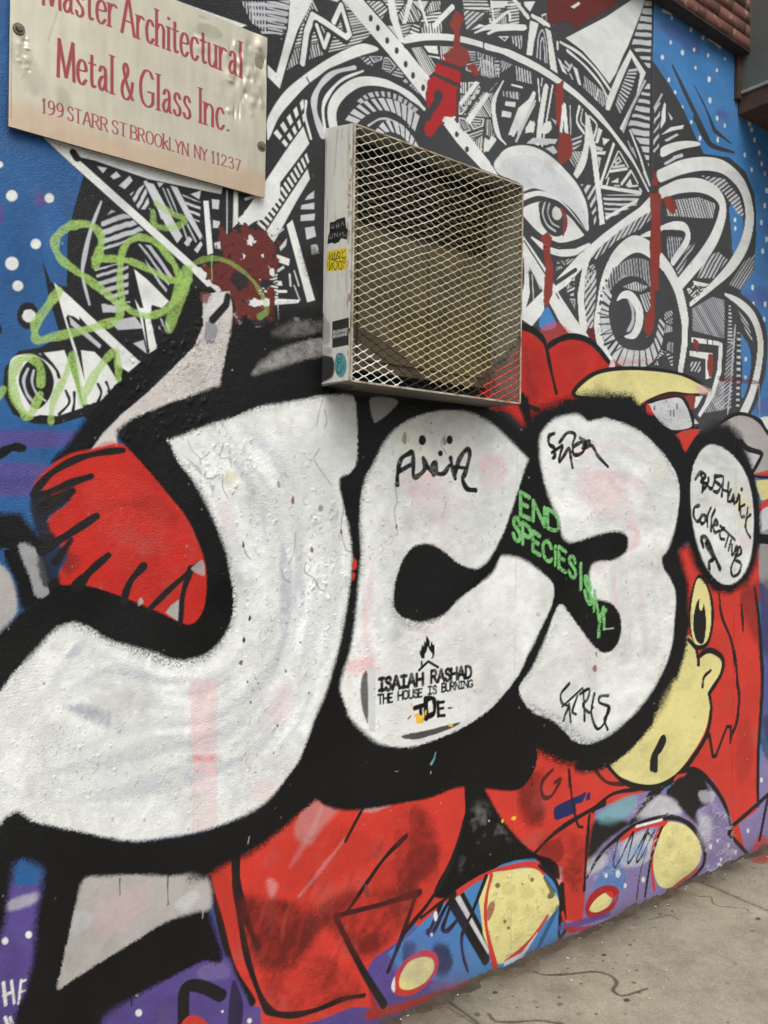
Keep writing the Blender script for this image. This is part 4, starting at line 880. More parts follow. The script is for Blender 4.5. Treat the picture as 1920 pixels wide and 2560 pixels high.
# the red hand caught in the letter's crook
blk('F')
S('K', 90, "330 1100 440 1110 560 1125 760 1195 950 1275 1050 1330 1140 1350 1210 1280 1240 1150 1230 980 1190 840 1110 680 990 530 890 410 780 290", 3)
P('R', 8, "545 290 700 258 770 300 880 420 980 540 1100 690 1172 840 1216 980 1222 1150 1192 1270 1130 1328 1050 1310 950 1260 760 1180 560 1110 440 1095 355 1090 352 1020 400 920 330 830 275 760 300 690 400 600 240 565 200 500 300 390 420 320", 16)
P('r', 60, "500 500 800 450 1000 700 900 900 600 800", 16, .5); P('D', 24, "360 960 440 900 470 960 400 1040", 16, .6); P('D', 20, "240 560 430 490 420 570 290 690 240 640", 16, .85); P('D', 30, "560 660 900 560 1050 700 1000 760 800 640", 16, .22)
P('k', 14, "190 560 330 560 430 520 410 600 290 690 300 760 340 830 250 830 190 700", 16, .92); P('k', 18, "230 870 400 880 380 960 350 1020 350 1100 250 1090", 16, .85)
S('k', [36, 40, 42, 44, 44, 44], "730 298 600 312 450 352 310 430 222 520 198 560", 1.5, 16); S('k', [44, 40, 44], "198 562 270 552 410 495 540 452", 1.5, 16); S('k', [70, 50, 40], "250 640 330 590 430 540", 6, 16); S('k', [70, 50, 42], "250 890 400 800 572 688", 2, 16); S('k', [60, 40], "330 960 420 830", 8, 16)
S('k', [80, 44, 44], "460 1100 540 1010 642 920", 1.5, 16); S('k', [40, 44, 46], "730 1200 770 1080 850 985", 1.5, 16); S('k', [34, 36, 40], "880 1245 1040 1090 1180 975", 1.5, 16); S('k', [36, 38, 40], "1065 1320 1085 1150 1130 1000", 1.5, 16); P('g', 3, "1062 1180 1055 1310 980 1260 1010 1220", 16, smooth=False); P('g', 6, "1140 990 1200 950 1210 1040 1140 1010", 16, .7); P('g', 4, "820 1190 835 1170 850 1200 820 1220", 16, .8)
blk('W'); P('K', 4, "640 1560 780 1300 1130 1560 1130 1700 1000 1700 900 1730 700 1740"); blk('M')
# ---- white letters
LETTER_J = np.concatenate([.42194 * nums("1000 240 1000 240 1120 195 1250 145 1400 95 1520 45 1640 25") + [0, 1000],
   .42194 * nums("240 22 350 0 500 -25 640 -30 680 0 692 120 697 250 690 370 655 425 595 460 590 520 612 620 642 760 662 900 660 1000 640 1180") + [600, 1000],
   .30139 * nums("1185 230 1150 400 1090 600 1040 780 960 960 900 1130 830 1310 700 1500 580 1640") + [500, 1500],
   .42194 * nums("1500 392 1300 482 1150 522 980 552 800 572 640 552 450 512 300 482 190 455 110 400 40 428 -60 470") + [0, 1860],
   .30139 * nums("-160 960 0 760 130 590 300 420 430 270 540 205 640 192 760 240 900 330") + [0, 1500],
   .42194 * nums("900 1500 1050 1545 1200 1522 1300 1442 1360 1340 1386 1200 1370 1050 1340 900 1290 760 1220 600 1150 480 1060 370") + [0, 1000]])
LETTER_C = np.concatenate([.42194 * nums("780 400 850 260 950 150 1100 82 1250 60 1380 80 1500 150 1620 262 1700 345 1706 355 1706 355 1690 400 1600 680 1540 830 1465 955 1400 1000 1390 1000 1300 970 1200 890 1130 852 1040 862 980 920 930 1040 910 1180 930 1260 1000 1302 1080 1320 1200 1280 1300 1180 1420 1090 1500 1020 1540 935 1570 922 1659 940") + [600, 1000],
   .42194 * nums("270 985 370 1070 392 1130 372 1230 320 1340 240 1500") + [1220, 1000], .30139 * nums("1300 645 1100 885 900 1030 700 1130 500 1200 350 1222 200 1200 100 1150") + [900, 1500],
   .30139 * nums("1250 980 1190 830 1165 735 1190 600 1230 480 1280 250") + [500, 1500], .42194 * nums("702 1120 718 900 712 700 722 560 748 450") + [600, 1000]])
LETTER_3 = np.concatenate([.42194 * nums("308 230 335 170 400 112 500 86 545 92 590 126 640 116 700 108 800 140 920 200 1010 290 1085 385 1132 500 1128 650 1102 780 1062 890 1030 932 1042 1000 1082 1065 1112 1150 1106 1280 1090 1450 1045 1590") + [1220, 1000],
   .42194 * nums("975 295 880 420 760 530 640 600 560 615 500 590 430 512 360 462 290 440 230 390 190 320 192 265 255 175 300 85 330 20") + [1220, 1600],
   .42194 * nums("352 1380 400 1250 432 1212 480 1262 560 1372 620 1452 680 1496 740 1480 785 1400 786 1290 742 1212 680 1186 618 1170 605 1100 605 1010 640 962 740 950 810 912 832 860 820 800 762 775 680 790 560 826 490 842 440 800 420 700 390 640 358 560 330 470 308 350") + [1220, 1000]])
OVAL = .42194 * nums("1200 530 1215 400 1260 305 1320 265 1400 290 1480 360 1540 470 1570 620 1572 800 1550 950 1500 1050 1430 1095 1360 1070 1290 980 1240 850 1208 690") + [1220, 1000]
cv.set()
P('W', 8, LETTER_J, 1); P('W', 7, LETTER_C, 2); P('W', 7, LETTER_3, 3); P('W', 5, OVAL, 4)
wall_lm = [wall.L == i for i in range(1, 5)]
in_white = np.zeros(wall.L.shape, np.float32)
for i in range(4): in_white[wall_lm[i]] = 1
# washes of grey and pink that the white coat lets through
wmod = in_white * np.clip(.62 + 2.2 * wall.nb + 1.2 * wall.nm, 0, 1)
def wash(c, soft, pts, op, smooth=True): P(c, soft * 1.4, pts, -1, op * .95, smooth, mod=wmod)
blk('N')
for q_, o_ in (("540 470 690 310 800 370 720 490", .35), ("620 640 900 700 1150 790 1300 860 1100 840 850 760", .35), ("540 880 760 870 1000 990 1050 1100 900 1060 700 980", .6), ("420 990 640 1080 900 1200 1100 1350 900 1280 620 1180", .35), ("0 1480 120 1530 140 1600 0 1580", .5), ("600 1260 900 1360 1100 1460 900 1440", .3), ("1300 1250 1540 1300 1500 1360 1300 1300", .25)): wash('V', 34, q_, o_)
# brush and roller sweeps along the letters
rw = random.Random(17)
def sweeps(inner, outer, n_, wmin, wmax, op, cols):
    i_, o_ = resamp(inner, 40), resamp(outer, 40)
    for _ in range(n_):
        t = rw.uniform(.06, .94); k0 = rw.randint(0, 26); k1 = min(39, k0 + rw.randint(7, 16))
        path = (i_ * (1 - t) + o_ * t)[k0:k1:3]
        S(rw.choice(cols), [wmin * .4, rw.uniform(wmin, wmax), rw.uniform(wmin, wmax), wmin * .3], path, rw.uniform(5, 14), -1, op * rw.uniform(.4, 1.2), mod=wmod)
cv.set()
CW = lin(240, 242, 240)
sweeps("430 1110 520 1250 580 1480 560 1590 480 1650 350 1640 190 1560 60 1700 -20 1800", "700 1030 860 1200 874 1380 847 1620 789 1789 711 1952 485 2079 270 2092 80 2052", 110, 12, 44, .6, [PAL['V'], lin(180, 184, 190), CW, CW, CW, lin(162, 168, 177)])
sweeps("1010 1380 990 1500 1050 1560 1150 1520 1240 1430", "910 1400 890 1640 1000 1790 1160 1770 1380 1500", 40, 12, 32, .38, [PAL['V'], CW, CW, PAL['Q']])
sweeps("980 1380 1030 1350 1110 1390 1200 1420", "930 1240 1000 1080 1130 1030 1290 1150", 26, 12, 32, .38, [PAL['V'], CW, CW, PAL['Q']])
sweeps("1420 1340 1560 1330 1580 1380 1500 1420 1490 1500 1560 1560 1530 1640", "1370 1120 1550 1060 1680 1200 1660 1400 1690 1560 1640 1720 1540 1830", 50, 10, 30, .38, [PAL['V'], CW, CW, PAL['Q']])
blk('W')
wash('Q', 4, "410 1470 470 1470 470 1850 415 1850", .55, False); wash('q', 3, "418 1630 463 1630 463 1646 418 1646", .75, False); wash('G', 4, "404 1632 420 1632 420 1648 404 1648", .7, False); wash('G', 4, "464 1632 480 1634 478 1648 464 1648", .6, False); wash('Q', 3, "420 1655 465 1655 465 1666 420 1666", .8, False)
wash('Q', 22, "570 1540 610 1480 640 1500 600 1560", .6); wash('Q', 22, "545 1690 600 1680 590 1720 550 1720", .6); wash('Q', 20, "480 1100 500 1080 490 1150", .5); wash('V', 30, "600 960 720 930 720 1060 640 1040", .35); wash('V', 30, "520 1100 620 1060 640 1200 540 1200", .25)
wash('V', 40, "100 1700 400 1640 560 1700 300 1760", .25); wash('V', 20, "60 1560 200 1620 380 1690 200 1690", .35)
blk('G'); wash('Q', 30, "920 460 1100 430 1230 560 1220 760 1080 700 980 560", .5); wash('Q', 24, "1420 360 1540 330 1590 430 1500 540 1420 500", .6); wash('V', 40, "1200 660 1440 620 1520 760 1300 780", .3); wash('T', 26, "900 1260 960 1290 1040 1350 940 1360", .35); wash('q', 16, "650 1540 780 1530 770 1620 640 1620", .4); wash('Y', 30, "960 120 1200 150 1240 330 960 300", .3); wash('V', 26, "740 1080 800 1150 800 1300 740 1280", .3)
blk('H'); wash('Q', 30, "540 420 760 440 880 700 860 880 640 1010 640 960 800 900 800 760 560 600", .45); wash('Q', 30, "480 1380 660 1480 660 1600 560 1560", .4); wash('V', 24, "900 240 1040 330 1020 380 900 280", .35); wash('V', 22, "860 1060 980 1080 960 1180 880 1160", .4); wash('Y', 30, "960 330 1060 420 1000 470", .4)
wash('Y', 8, "1470 470 1530 480 1560 640 1540 760 1480 730 1450 560", .75); wash('Q', 14, "1480 780 1560 820 1540 900 1500 880", .5); wash('V', 14, "1350 440 1420 430 1480 470 1420 490", .5); wash('r', 5, "1330 980 1420 1040 1380 1040", .5); wash('Y', 20, "1280 570 1360 580 1340 640", .4)
blk('K'); wash('V', 30, "440 470 640 540 800 480 700 600 560 620 470 560", .55); wash('T', 26, "480 480 560 560 500 580", .3)
wall.C *= (1 + (0.22 * wall.nb + 0.10 * wall.nm) * in_white)[..., None]
blk('N'); wash(lin(150, 152, 168), 24, "540 880 760 870 960 930 1040 1060 1000 1100 900 1060 700 980", .75); wash(lin(150, 152, 168), 8, "540 465 690 310 720 350 640 470", .5)
# ---- overspray: black mist that drifts over the white along some edges
def mist(pts, wd, op, soft=26):
    sp_ = np.clip((wall.nf - .02) * 5 + .35, 0, 1)
    S('K', wd, pts, soft, -1, op, mod=in_white * sp_)
blk('F'); mist("1000 250 1060 370 1150 480 1220 600 1290 760 1340 900 1375 1060 1390 1200 1360 1345 1300 1450 1200 1530 1050 1560 900 1515 700 1445 550 1375 440 1330 350 1340 240 1430 90 1600", [30, 50, 60, 60, 70, 80], .55, 34)
mist("640 1400 780 1470 920 1520 1080 1560 1220 1530", [20, 60, 90, 90, 40], .45, 40); mist("1000 240 1250 145 1640 25", [20, 30, 30], .35)
blk('G'); mist("20 60 350 0 640 -30", [60, 60, 60], .4, 40); mist("600 1350 650 1150 670 950", [30, 40, 30], .5, 24); mist("730 1250 725 1000 720 700 740 500 850 260", [24, 34, 34, 24], .45, 20); mist("910 1100 920 1240 1000 1310 1100 1330 1220 1270", [20, 70, 80, 70, 20], .5, 34)
blk('K'); mist("230 390 360 470 440 520 540 610 640 610 800 510", [50, 90, 90, 90, 60, 30], .55, 44); mist("190 280 300 120 400 -80", [40, 50, 40], .35, 30); mist("1050 100 980 290 880 420", [26, 30, 26], .4, 20)
blk('H'); mist("320 170 300 300 330 470 420 720", [24, 30, 30, 24], .4, 20); mist("560 90 800 140 1010 290 1120 480", [24, 24, 24], .35, 18)
# ---- chips, dents and drips in the coats
rg = random.Random(5)
def chip(c, x, y, r_, el=1.6, op=1.0):
    a = rg.uniform(0, 3.1)
    q = [[x + r_ * rg.uniform(.6, 1.2) * math.cos(t), y + el * r_ * rg.uniform(.6, 1.2) * math.sin(t)] for t in np.linspace(a, a + 5.4, 7)]
    P(c, 0, q, -1, op, False)
blk('G')
for q_ in ("490 0 470 70 455 150", "500 60 515 120 500 170", "470 290 440 350 480 420 540 500", "600 560 612 640 600 760 625 880 660 900", "918 500 930 600 915 660 935 800", "390 960 385 1020 440 1060 470 1120 500 1130", "1220 600 1210 660 1195 700", "1215 210 1190 260 1225 320", "250 1010 260 1060 300 1080", "330 780 320 900 290 960", "20 840 30 900 60 940"):
    S('G', rg.uniform(4, 8), q_, .5, -1, .75)
blk('F')
for q_ in ("1110 235 1140 300 1180 340 1190 380", "1240 310 1210 340 1180 350", "1325 255 1305 340 1360 345 1370 400", "1215 420 1215 460 1260 465 1300 440", "1320 440 1320 520 1350 580", "1440 840 1460 920 1490 945"): S('G', rg.uniform(5, 9), q_, .5, -1, .8)
P('Y', 6, "1330 430 1370 410 1405 450 1390 490 1340 490", -1, .35); P('g', 3, "1090 330 1130 360 1180 400 1200 450 1150 400", -1, .7)
cv.set()
for _ in range(420):
    x, y = rg.uniform(0, 1900), rg.uniform(60, 2300)
    chip(rg.choice(['w', 'G', 'G', 'N', 'k']), x, y, rg.uniform(.8, 2.2), 1.4, rg.uniform(.25, .7))
for x, y, l_, c_ in ((300, 2196, 40, 'K'), (420, 2192, 70, 'K'), (690, 2030, 36, 'K'), (985, 1960, 50, 'K'), (1330, 1905, 60, 'K'), (1422, 1922, 44, 'K'), (1205, 1010, 30, 'K'), (530, 640, 60, 'E'), (180, 560, 0, 'E')):
    if l_: S(c_, [4, 3, 2, 4], [[x, y], [x - 1, y + l_ * .4], [x, y + l_ * .8], [x, y + l_]], 1, -1, .8)
blk('M')
for c, x, y, r_ in (('G', 412, 160, 12), ('D', 340, 520, 20), ('G', 365, 335, 15), ('G', 832, 353, 8), ('G', 712, 590, 10), ('G', 395, 680, 9), ('G', 483, 690, 8), ('G', 420, 848, 9), ('G', 905, 770, 8), ('G', 645, 1045, 10), ('N', 612, 1270, 7)): chip('k' if c == 'G' else c, x, y, r_, op=.85)
blk('G')
for c, x, y, r_ in (('n', 315, 595, 12), ('n', 425, 888, 11), ('k', 20, 860, 9), ('k', 58, 1290, 8), ('k', 22, 1420, 9), ('G', 230, 500, 12), ('r', 678, 980, 17), ('r', 672, 1045, 11), ('G', 975, 230, 18), ('G', 1210, 250, 14), ('n', 928, 750, 8), ('n', 600, 780, 8), ('G', 480, 640, 14)): chip(c, x, y, r_, 2.2, .9)
blk('H'); chip('n', 632, 1590, 14, 1.6, .8); chip('n', 642, 1505, 6, 2); chip('G', 295, 1272, 18, .9, .5)
blk('N'); chip('k', 362, 690, 12, 1.1, .7)
blk('O'); s('T', [10, 18, 26], "628 1265 615 1320 592 1358", soft=1, op=.8); s('w', 5, "585 1440 590 1420"); s('V', 4, "290 1420 315 1422", op=.5)
blk('J'); s('w', 5, "292 550 284 590", op=.6)
blk('L'); chip('O', 912, 440, 16, 1.0); chip('O', 845, 455, 8); chip('w', 765, 455, 5)
# ---- the whole painting has weathered: uneven coats, grime, fine speckle
wall.C *= (1 + .30 * wall.nb + .12 * wall.nm + .10 * wall.nf)[..., None]
grime = np.clip(vnoise(wall.nb.shape, (40, 30), 4, 77) - .58, 0, 1)[..., None] * .9
grime = grime * np.clip(wall.C.mean(-1, keepdims=True) * 6 - .15, 0, 1)
wall.C += grime * (lin(120, 112, 104) - wall.C)
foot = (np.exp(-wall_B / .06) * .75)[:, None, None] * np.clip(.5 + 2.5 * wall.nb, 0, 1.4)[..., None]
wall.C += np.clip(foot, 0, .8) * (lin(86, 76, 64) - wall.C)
# ---- hand tags
ks = dict(soft=1.0, mod=np.clip(1.0 + wall.nm * .5 + wall.nf * .3, 0, 1))
blk('D')
gm = np.clip(0.86 + wall.nf * .9 + wall.nm * .4, 0, 1)
def green(wd, pts, op=1.0): S('E', np.asarray(wd) * .84, pts, 6, -1, op * .9, mod=gm, rough=.0025)
green([56, 56, 56, 60], "565 390 590 300 600 220 540 150 430 150 340 210 325 280 370 360 480 440 600 530 700 620 705 700 640 730 500 770 320 810 230 830 205 790 220 720 290 620 350 540")
green([46, 44, 44, 50], "560 350 700 350 780 365 900 420 1000 470 1090 480"); green([46, 46, 46, 50, 56], "725 600 710 470 720 330 760 250 830 222 920 250 1010 350 1060 440"); green([40, 46, 50, 60], "720 600 780 660 880 685 980 650 1060 560 1120 470")
green([90, 110, 70], "1110 420 1070 540 1000 760", .8); green([26, 40, 36, 24, 40, 46], "1100 440 1160 370 1260 345 1360 370 1470 450 1540 540 1580 650 1540 690", .55); green([44, 44, 44], "905 70 920 150 1010 165 1080 140 1090 110 1020 80 950 40 930 20", .8)
green([56, 60, 60, 60, 56, 50], "240 1090 240 1000 190 940 120 950 75 1040 85 1160 130 1250 170 1280 210 1220 240 1150"); green([54, 56, 50], "-30 1200 20 1120"); green([46, 54, 54, 48], "300 1310 320 1180 390 1040 430 930 430 930 450 1040 490 1180 490 1180 560 1040 640 930 690 900 700 980 700 1060", .95)
blk('G')
S('K', 26, "932 500 934 430 955 350 1000 318 1024 312 1026 380 1030 455 1062 445 1095 405 1085 345 1110 395 1145 435 1145 435 1140 390 1160 370 1165 430 1205 435 1240 390", **ks); s('K', 22, "940 425 1010 385", **ks); S('K', 25, "1248 345 1258 400 1275 465", **ks); S('K', 27, "1275 440 1300 350 1345 292 1360 330 1335 430 1318 470 1345 525 1395 535", **ks); s('K', 22, "1275 395 1345 405", **ks)
E('K', 1080, 238, 22, 30, 1); E('K', 1242, 236, 18, 26, 1); E('K', 1188, 316, 14, 18, 1)
blk('H')
S('K', 20, "392 198 362 215 362 262 392 285 395 330 385 345", **ks); s('K', 16, "378 312 440 268", **ks); S('K', 18, "440 280 425 335 425 365 450 330 480 285 490 340 500 400", **ks); S('K', 17, "425 250 470 195 515 205 500 265", **ks); S('K', 18, "560 245 505 280 512 325 560 310 578 250 545 225", **ks); S('K', 18, "560 285 600 270 600 245 568 260 570 285 612 270 635 300 650 330 710 395", **ks)
blk('K')
S('K', 15, "482 258 432 320 440 375 475 395 455 450 450 475", **ks); s('K', 13, "480 380 490 485", **ks); s('K', 13, "440 395 560 285", **ks); S('K', 14, "530 330 500 420 520 440", **ks); S('K', 14, "565 300 570 390 572 480", **ks); S('K', 14, "545 320 600 290 590 350 560 385 600 430 620 400", **ks); S('K', 15, "630 320 612 430 645 525 690 490 712 400", **ks); S('K', 15, "712 330 665 335 660 370 715 395 715 430 690 470 708 530", **ks)
blk('H')
chalk = np.clip(.7 + wall.nf * 1.6 + wall.nm * .9, 0, 1)
def chalkw(w_, x0, y0, x1, y1, h0, h1, n_): text('e', w_, x0, y0, x1, y1, h0, h1, n_, 1.0, .22, jit=.08, mod=chalk)
for _ in range(2): chalkw("END", 195, 680, 420, 790, 135, 105, .2)
for _ in range(2): chalkw("SPECIES", 150, 815, 520, 1060, 130, 110, .2); chalkw("ISM", 545, 1110, 690, 1360, 150, 120, .18)
s('e', 22, "655 1400 665 1280 700 1245", mod=chalk, soft=1)
s('V', 6, "690 1358 745 1352", op=.8)
# two hand-lettered lines in the oval
S('K', 17, "1228 470 1260 430 1290 450 1262 485 1296 500 1268 545", **ks); S('K', 16, "1262 440 1275 490 1270 545", **ks); S('K', 16, "1305 465 1305 510 1325 525 1340 490 1345 445", **ks); S('K', 16, "1385 450 1350 455 1350 485 1378 510 1360 545 1335 540", **ks); s('K', 15, "1395 455 1385 570", **ks); s('K', 15, "1425 490 1420 600", **ks); s('K', 14, "1388 530 1425 545", **ks); S('K', 15, "1440 530 1420 590 1440 600 1455 560 1458 610 1475 600 1485 560", **ks); S('K', 15, "1492 570 1488 650", **ks); E('K', 1503, 530, 8, 14); S('K', 14, "1520 620 1495 640 1500 690 1520 690", **ks); s('K', 14, "1540 640 1525 750", **ks); S('K', 14, "1555 680 1530 710 1530 770 1555 815", **ks)
S('K', 16, "1250 625 1222 640 1220 690 1240 720 1262 700", **ks); S('K', 15, "1285 680 1262 690 1262 730 1282 725 1290 690", **ks); S('K', 15, "1320 640 1300 690 1300 750", **ks); S('K', 15, "1345 650 1325 700 1322 775", **ks); S('K', 15, "1335 740 1362 735 1350 710 1335 750 1345 785 1370 775", **ks); S('K', 15, "1400 760 1375 780 1378 820 1400 825", **ks); s('K', 15, "1375 745 1465 830", **ks); s('K', 15, "1425 800 1405 870", **ks); S('K', 14, "1440 830 1425 890", **ks); S('K', 15, "1445 860 1448 920 1475 870", **ks); S('K', 15, "1470 930 1500 905 1490 870 1470 920 1440 1000 1455 1045 1490 1020 1498 970 1470 950", **ks)
S('K', 22, "1275 870 1265 820 1290 815 1330 900 1375 1000", **ks); S('K', 20, "1290 850 1315 900 1335 940 1310 960 1312 1000", **ks)
# stencil with a burning roof
blk('P')
P('W', 1, "105 560 1350 500 1380 1250 540 1440 110 1400", -1, .35, False); P('K', 14, "15 720 95 640 104 1250 60 1200 15 1000", -1, .85, True, mod=None); P('w', 0, "104 560 200 560 200 1400 116 1400", -1, .75, False)
P('K', 12, "540 1450 900 1370 1280 1275 1230 1330 1000 1420 700 1500", -1, .9); P('W', 1, "505 1440 500 1300 1350 1180 1350 1258 900 1360", -1, .8, False)
stm = np.clip(1.0 + wall.nm * .7 + wall.nf * .4, 0, 1)
st = dict(thin=1.0, soft=2.5, mod=stm)
text('K', "!SA!AH", 250, 870, 815, 790, 165, 150, .31, gap=.2, **st); text('K', "RASHAD", 925, 760, 1440, 690, 150, 145, .30, gap=.18, **st)
text('K', "THE", 235, 1035, 420, 1010, 115, 110, .27, gap=.2, **st); text('K', "HOUSE", 495, 985, 805, 940, 110, 100, .26, gap=.16, **st); text('K', "!S", 885, 915, 990, 900, 105, 100, .26, gap=.3, **st); text('K', "BURN!NG", 1062, 880, 1460, 815, 108, 90, .25, gap=.16, **st)
s('K', 54, "710 1090 830 1050", soft=2); s('K', 54, "780 1060 790 1180", soft=2); s('K', 62, "850 970 860 1220", soft=2); S('K', [62, 56, 56, 56, 62], "850 980 930 960 965 1010 960 1150 880 1200", 2); s('K', 50, "1010 1010 1015 1190", soft=2); s('K', 40, "1010 1020 1085 1010", soft=2); s('K', 36, "1010 1100 1080 1090", soft=2); s('K', 40, "1015 1190 1095 1185", soft=2); p('K', "1130 1085 1170 1075 1215 1088 1150 1105")
P('K', 1.5, "800 450 775 390 772 340 790 355 800 260 825 290 830 210 850 240 862 140 900 210 908 290 928 215 945 270 965 265 968 380 950 440 920 455 940 390 900 340 880 290 865 360 840 390 850 440", smooth=False); P('W', 1, "842 455 838 400 862 375 875 300 895 360 915 365 938 420 915 455", smooth=False)
s('K', 36, "765 600 885 485 1010 560", soft=2); s('K', 30, "800 490 802 545", soft=2)
P('O', 1, "700 1180 745 1155 800 1190 835 1200 815 1290 730 1285 725 1230", smooth=False); p('O', "840 1130 860 1110 858 1180 835 1190"); p('O', "650 1035 680 1030 680 1075 655 1060"); p('O', "1150 1290 1210 1310 1200 1335 1150 1325"); P('N', 3, "610 1230 660 1180 665 1200 625 1240", smooth=False)
cv.set()

# ---- relief of the wall: panel joints, curled flakes of paint
def groove(sx, b0, b1, w_, d_):
    r0, r1 = np.searchsorted(wall_B, b0), np.searchsorted(wall_B, b1)
    g = np.exp(-((wall_A - sx + 0.0) / w_) ** 2)[None] * d_ * (0.75 + 0.5 * vnoise((r1 - r0, 1), (r1 - r0 + 0) and (60, 2), 1, 9))
    wall.X[r0:r1] -= g.astype(np.float32)
    a = np.exp(-((wall_A - sx) / (w_ * .8)) ** 2)[None, :, None] * (.4 if d_ > .002 else .22)
    wall.C[r0:r1] *= (1 - a * np.clip(.6 + 3 * wall.nb[r0:r1, :1, None], 0, 1.3))
groove(2.158, 0, 1.95, .0018, .0012); groove(3.594, 0.2, 2.35, .0032, .006); groove(2.9197, 2.75, TOP, .003, .004)
rf = random.Random(11)
def flake(x, y, r_, lift, drop):
    """a scab of paint: lifted along one edge, with the coat behind it gone"""
    a = rf.uniform(0, 6.28)
    n = 9
    t = np.linspace(0, 2 * math.pi, n, endpoint=False)
    rr = r_ * np.array([rf.uniform(.45, 1.25) for _ in range(n)])
    q = np.stack([x + rr * np.cos(t) * .8, y + rr * np.sin(t) * 1.4], 1)
    w, al = cv.mask(q, 0, False)
    if al is None: return
    a0, a1, b0, b1 = w
    l, sc = cv.loc(np.array([[x, y]]))
    g = ((wall_A[a0:a1][None] - l[0, 0]) * math.cos(a) + (wall_B[b0:b1][:, None] - l[0, 1]) * math.sin(a)) / (r_ * sc[0])
    wall.X[b0:b1, a0:a1] += (al * np.clip(.25 + .75 * g, -.15, 1) * lift).astype(np.float32)
    if drop and r_ * cv.k > 4:
        k0 = int(((a % 6.2832) / 6.2832) * n)
        S('G', 2.6 / cv.k * rf.uniform(.4, 1.1), np.stack([q[(k0 + j) % n] for j in (-1, 0, 1)]), 0, -1, .6, mod=bright)
    if drop:
        al2 = al * np.clip((g - .35) * 3, 0, 1)
        wall.C[b0:b1, a0:a1] *= (1 - .12 * al2)[..., None]
zones = (("F", 1090, 1500, 240, 560, 34, 20), ("F", 1180, 1640, 560, 1640, 40, 13), ("G", 0, 600, 300, 1659, 110, 15), ("G", 380, 680, 560, 1250, 36, 20), ("G", 720, 960, 150, 1200, 40, 15),
         ("G", 940, 1600, 150, 850, 50, 13), ("M", 250, 1000, 100, 1450, 70, 16), ("M", 1180, 1500, 300, 1150, 30, 18), ("O", 0, 1300, 0, 1150, 50, 14), ("H", 320, 1100, 200, 1600, 110, 11),
         ("D", 700, 1370, 700, 1420, 80, 24), ("D", 960, 1240, 820, 1290, 26, 26), ("N", 0, 1659, 500, 1659, 160, 12), ("I", 0, 1500, 0, 500, 60, 12), ("E", 200, 1300, 300, 1230, 60, 12), ("B", 0, 1100, 200, 1400, 50, 10),
         ("K", 750, 1300, 1090, 1480, 60, 13), ("L", 760, 1180, 760, 1300, 60, 13), ("J", 300, 1500, 250, 1400, 40, 13), ("Q", 60, 600, 250, 680, 30, 22))
bright = np.clip((wall.C.mean(-1) - .3) * 4, 0, 1)
for bn, x0, x1, y0, y1, n_, r_ in zones:
    blk(bn)
    for _ in range(int(n_ * 1.7)): flake(rf.uniform(x0, x1), rf.uniform(y0, y1), r_ * rf.uniform(.35, 1.2), .0017 * rf.uniform(.4, 1.6), rf.random() < .6)
wall.X += (0.0012 * wall.nb + 0.0006 * wall.nm * (1 + in_white)).astype(np.float32)
cv.set()

# ---- materials
M_wall = paint_mat('mural_paint', 0.46, 0.32, vary=True)
M_sign = paint_mat('sign_metal', 0.36, 0.5, ((18, 0.25, 0.004), (400, 0.08, 0.0005)), True, 0.10)
M_cage = paint_mat('painted_steel', 0.5, 0.4, ((90, 0.15, 0.001),), False, 0.10)
M_conc = paint_mat('concrete', 0.85, 0.2, ((300, 0.5, 0.0015), (55, 0.35, 0.003)), False, 0.22)

def split_canvas(c, keep=None):
    idx = np.arange(c.R * c.N).reshape(c.R, c.N)
    Q = np.stack([idx[:-1, :-1], idx[:-1, 1:], idx[1:, 1:], idx[1:, :-1]], -1).reshape(-1, 4)
    lab = c.L[:-1, :-1].reshape(-1)
    if keep is not None:
        kf = keep[:-1, :-1].reshape(-1); Q, lab = Q[kf], lab[kf]
    P3 = c.p0 + c.A[None, :, None] * c.e1 + c.B[:, None, None] * c.e2 + c.X[..., None] * np.asarray(c.out)
    return P3.reshape(-1, 3), Q, lab, c.C.reshape(-1, 3)

def build_part(name, c, data, lab_id, mat, parent, label=None):
    V, Q, lab, col = data
    q = Q[np.isin(lab, lab_id)] if not np.isscalar(lab_id) else Q[lab == lab_id]
    if not len(q): return None
    u, inv = np.unique(q, return_inverse=True)
    cc = np.clip(col[u], 0, 1)
    if c.M.any(): cc = np.concatenate([cc, c.M.reshape(-1)[u][:, None]], 1)
    o = mesh_np(name, V[u] - np.asarray(parent.location), inv.reshape(-1, 4), cc, mat, None)
    o.parent = parent
    if label: o['label'] = label
    return o

# ---- the wall object
wall.out = (0, -1, 0)
w_root = empty('painted_wall', (2.2, 0, 0))
tag(w_root, 'stucco wall covered with a graffiti mural of white bubble letters', 'wall', None, 'thing')
# the part of the wall that hangs behind the guard keeps its paint; nothing is cut away
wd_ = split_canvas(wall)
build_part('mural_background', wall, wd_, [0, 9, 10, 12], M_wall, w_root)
for i, nm, lb in ((1, 'painted_letter', 'white letter J with a long hooked tail'), (2, 'painted_letter', 'white letter C with a round black hole and a stencil on it'), (3, 'painted_letter', 'white figure 3 between the C and the oval'),
                  (4, 'painted_oval', 'white oval with two lines of marker writing'), (5, 'painted_eye', 'grey and white eye under a heavy brow'), (6, 'painted_padlock', 'dark red padlock'),
                  (7, 'painted_spiral', None), (11, 'painted_patch', None), (13, 'painted_face', 'yellow cartoon face with a big ear'), (14, 'painted_shoe_toe', None), (17, 'painted_shoe_toe', None), (15, 'painted_flare', None), (16, 'painted_hand', 'red hand in the crook of the letter J')):
    build_part(nm, wall, wd_, i, M_wall, w_root, lb)
for i in list(range(20, RUST[0] + 1)) + [40]: build_part('rust_patch', wall, wd_, i, M_wall, w_root)
del wd_
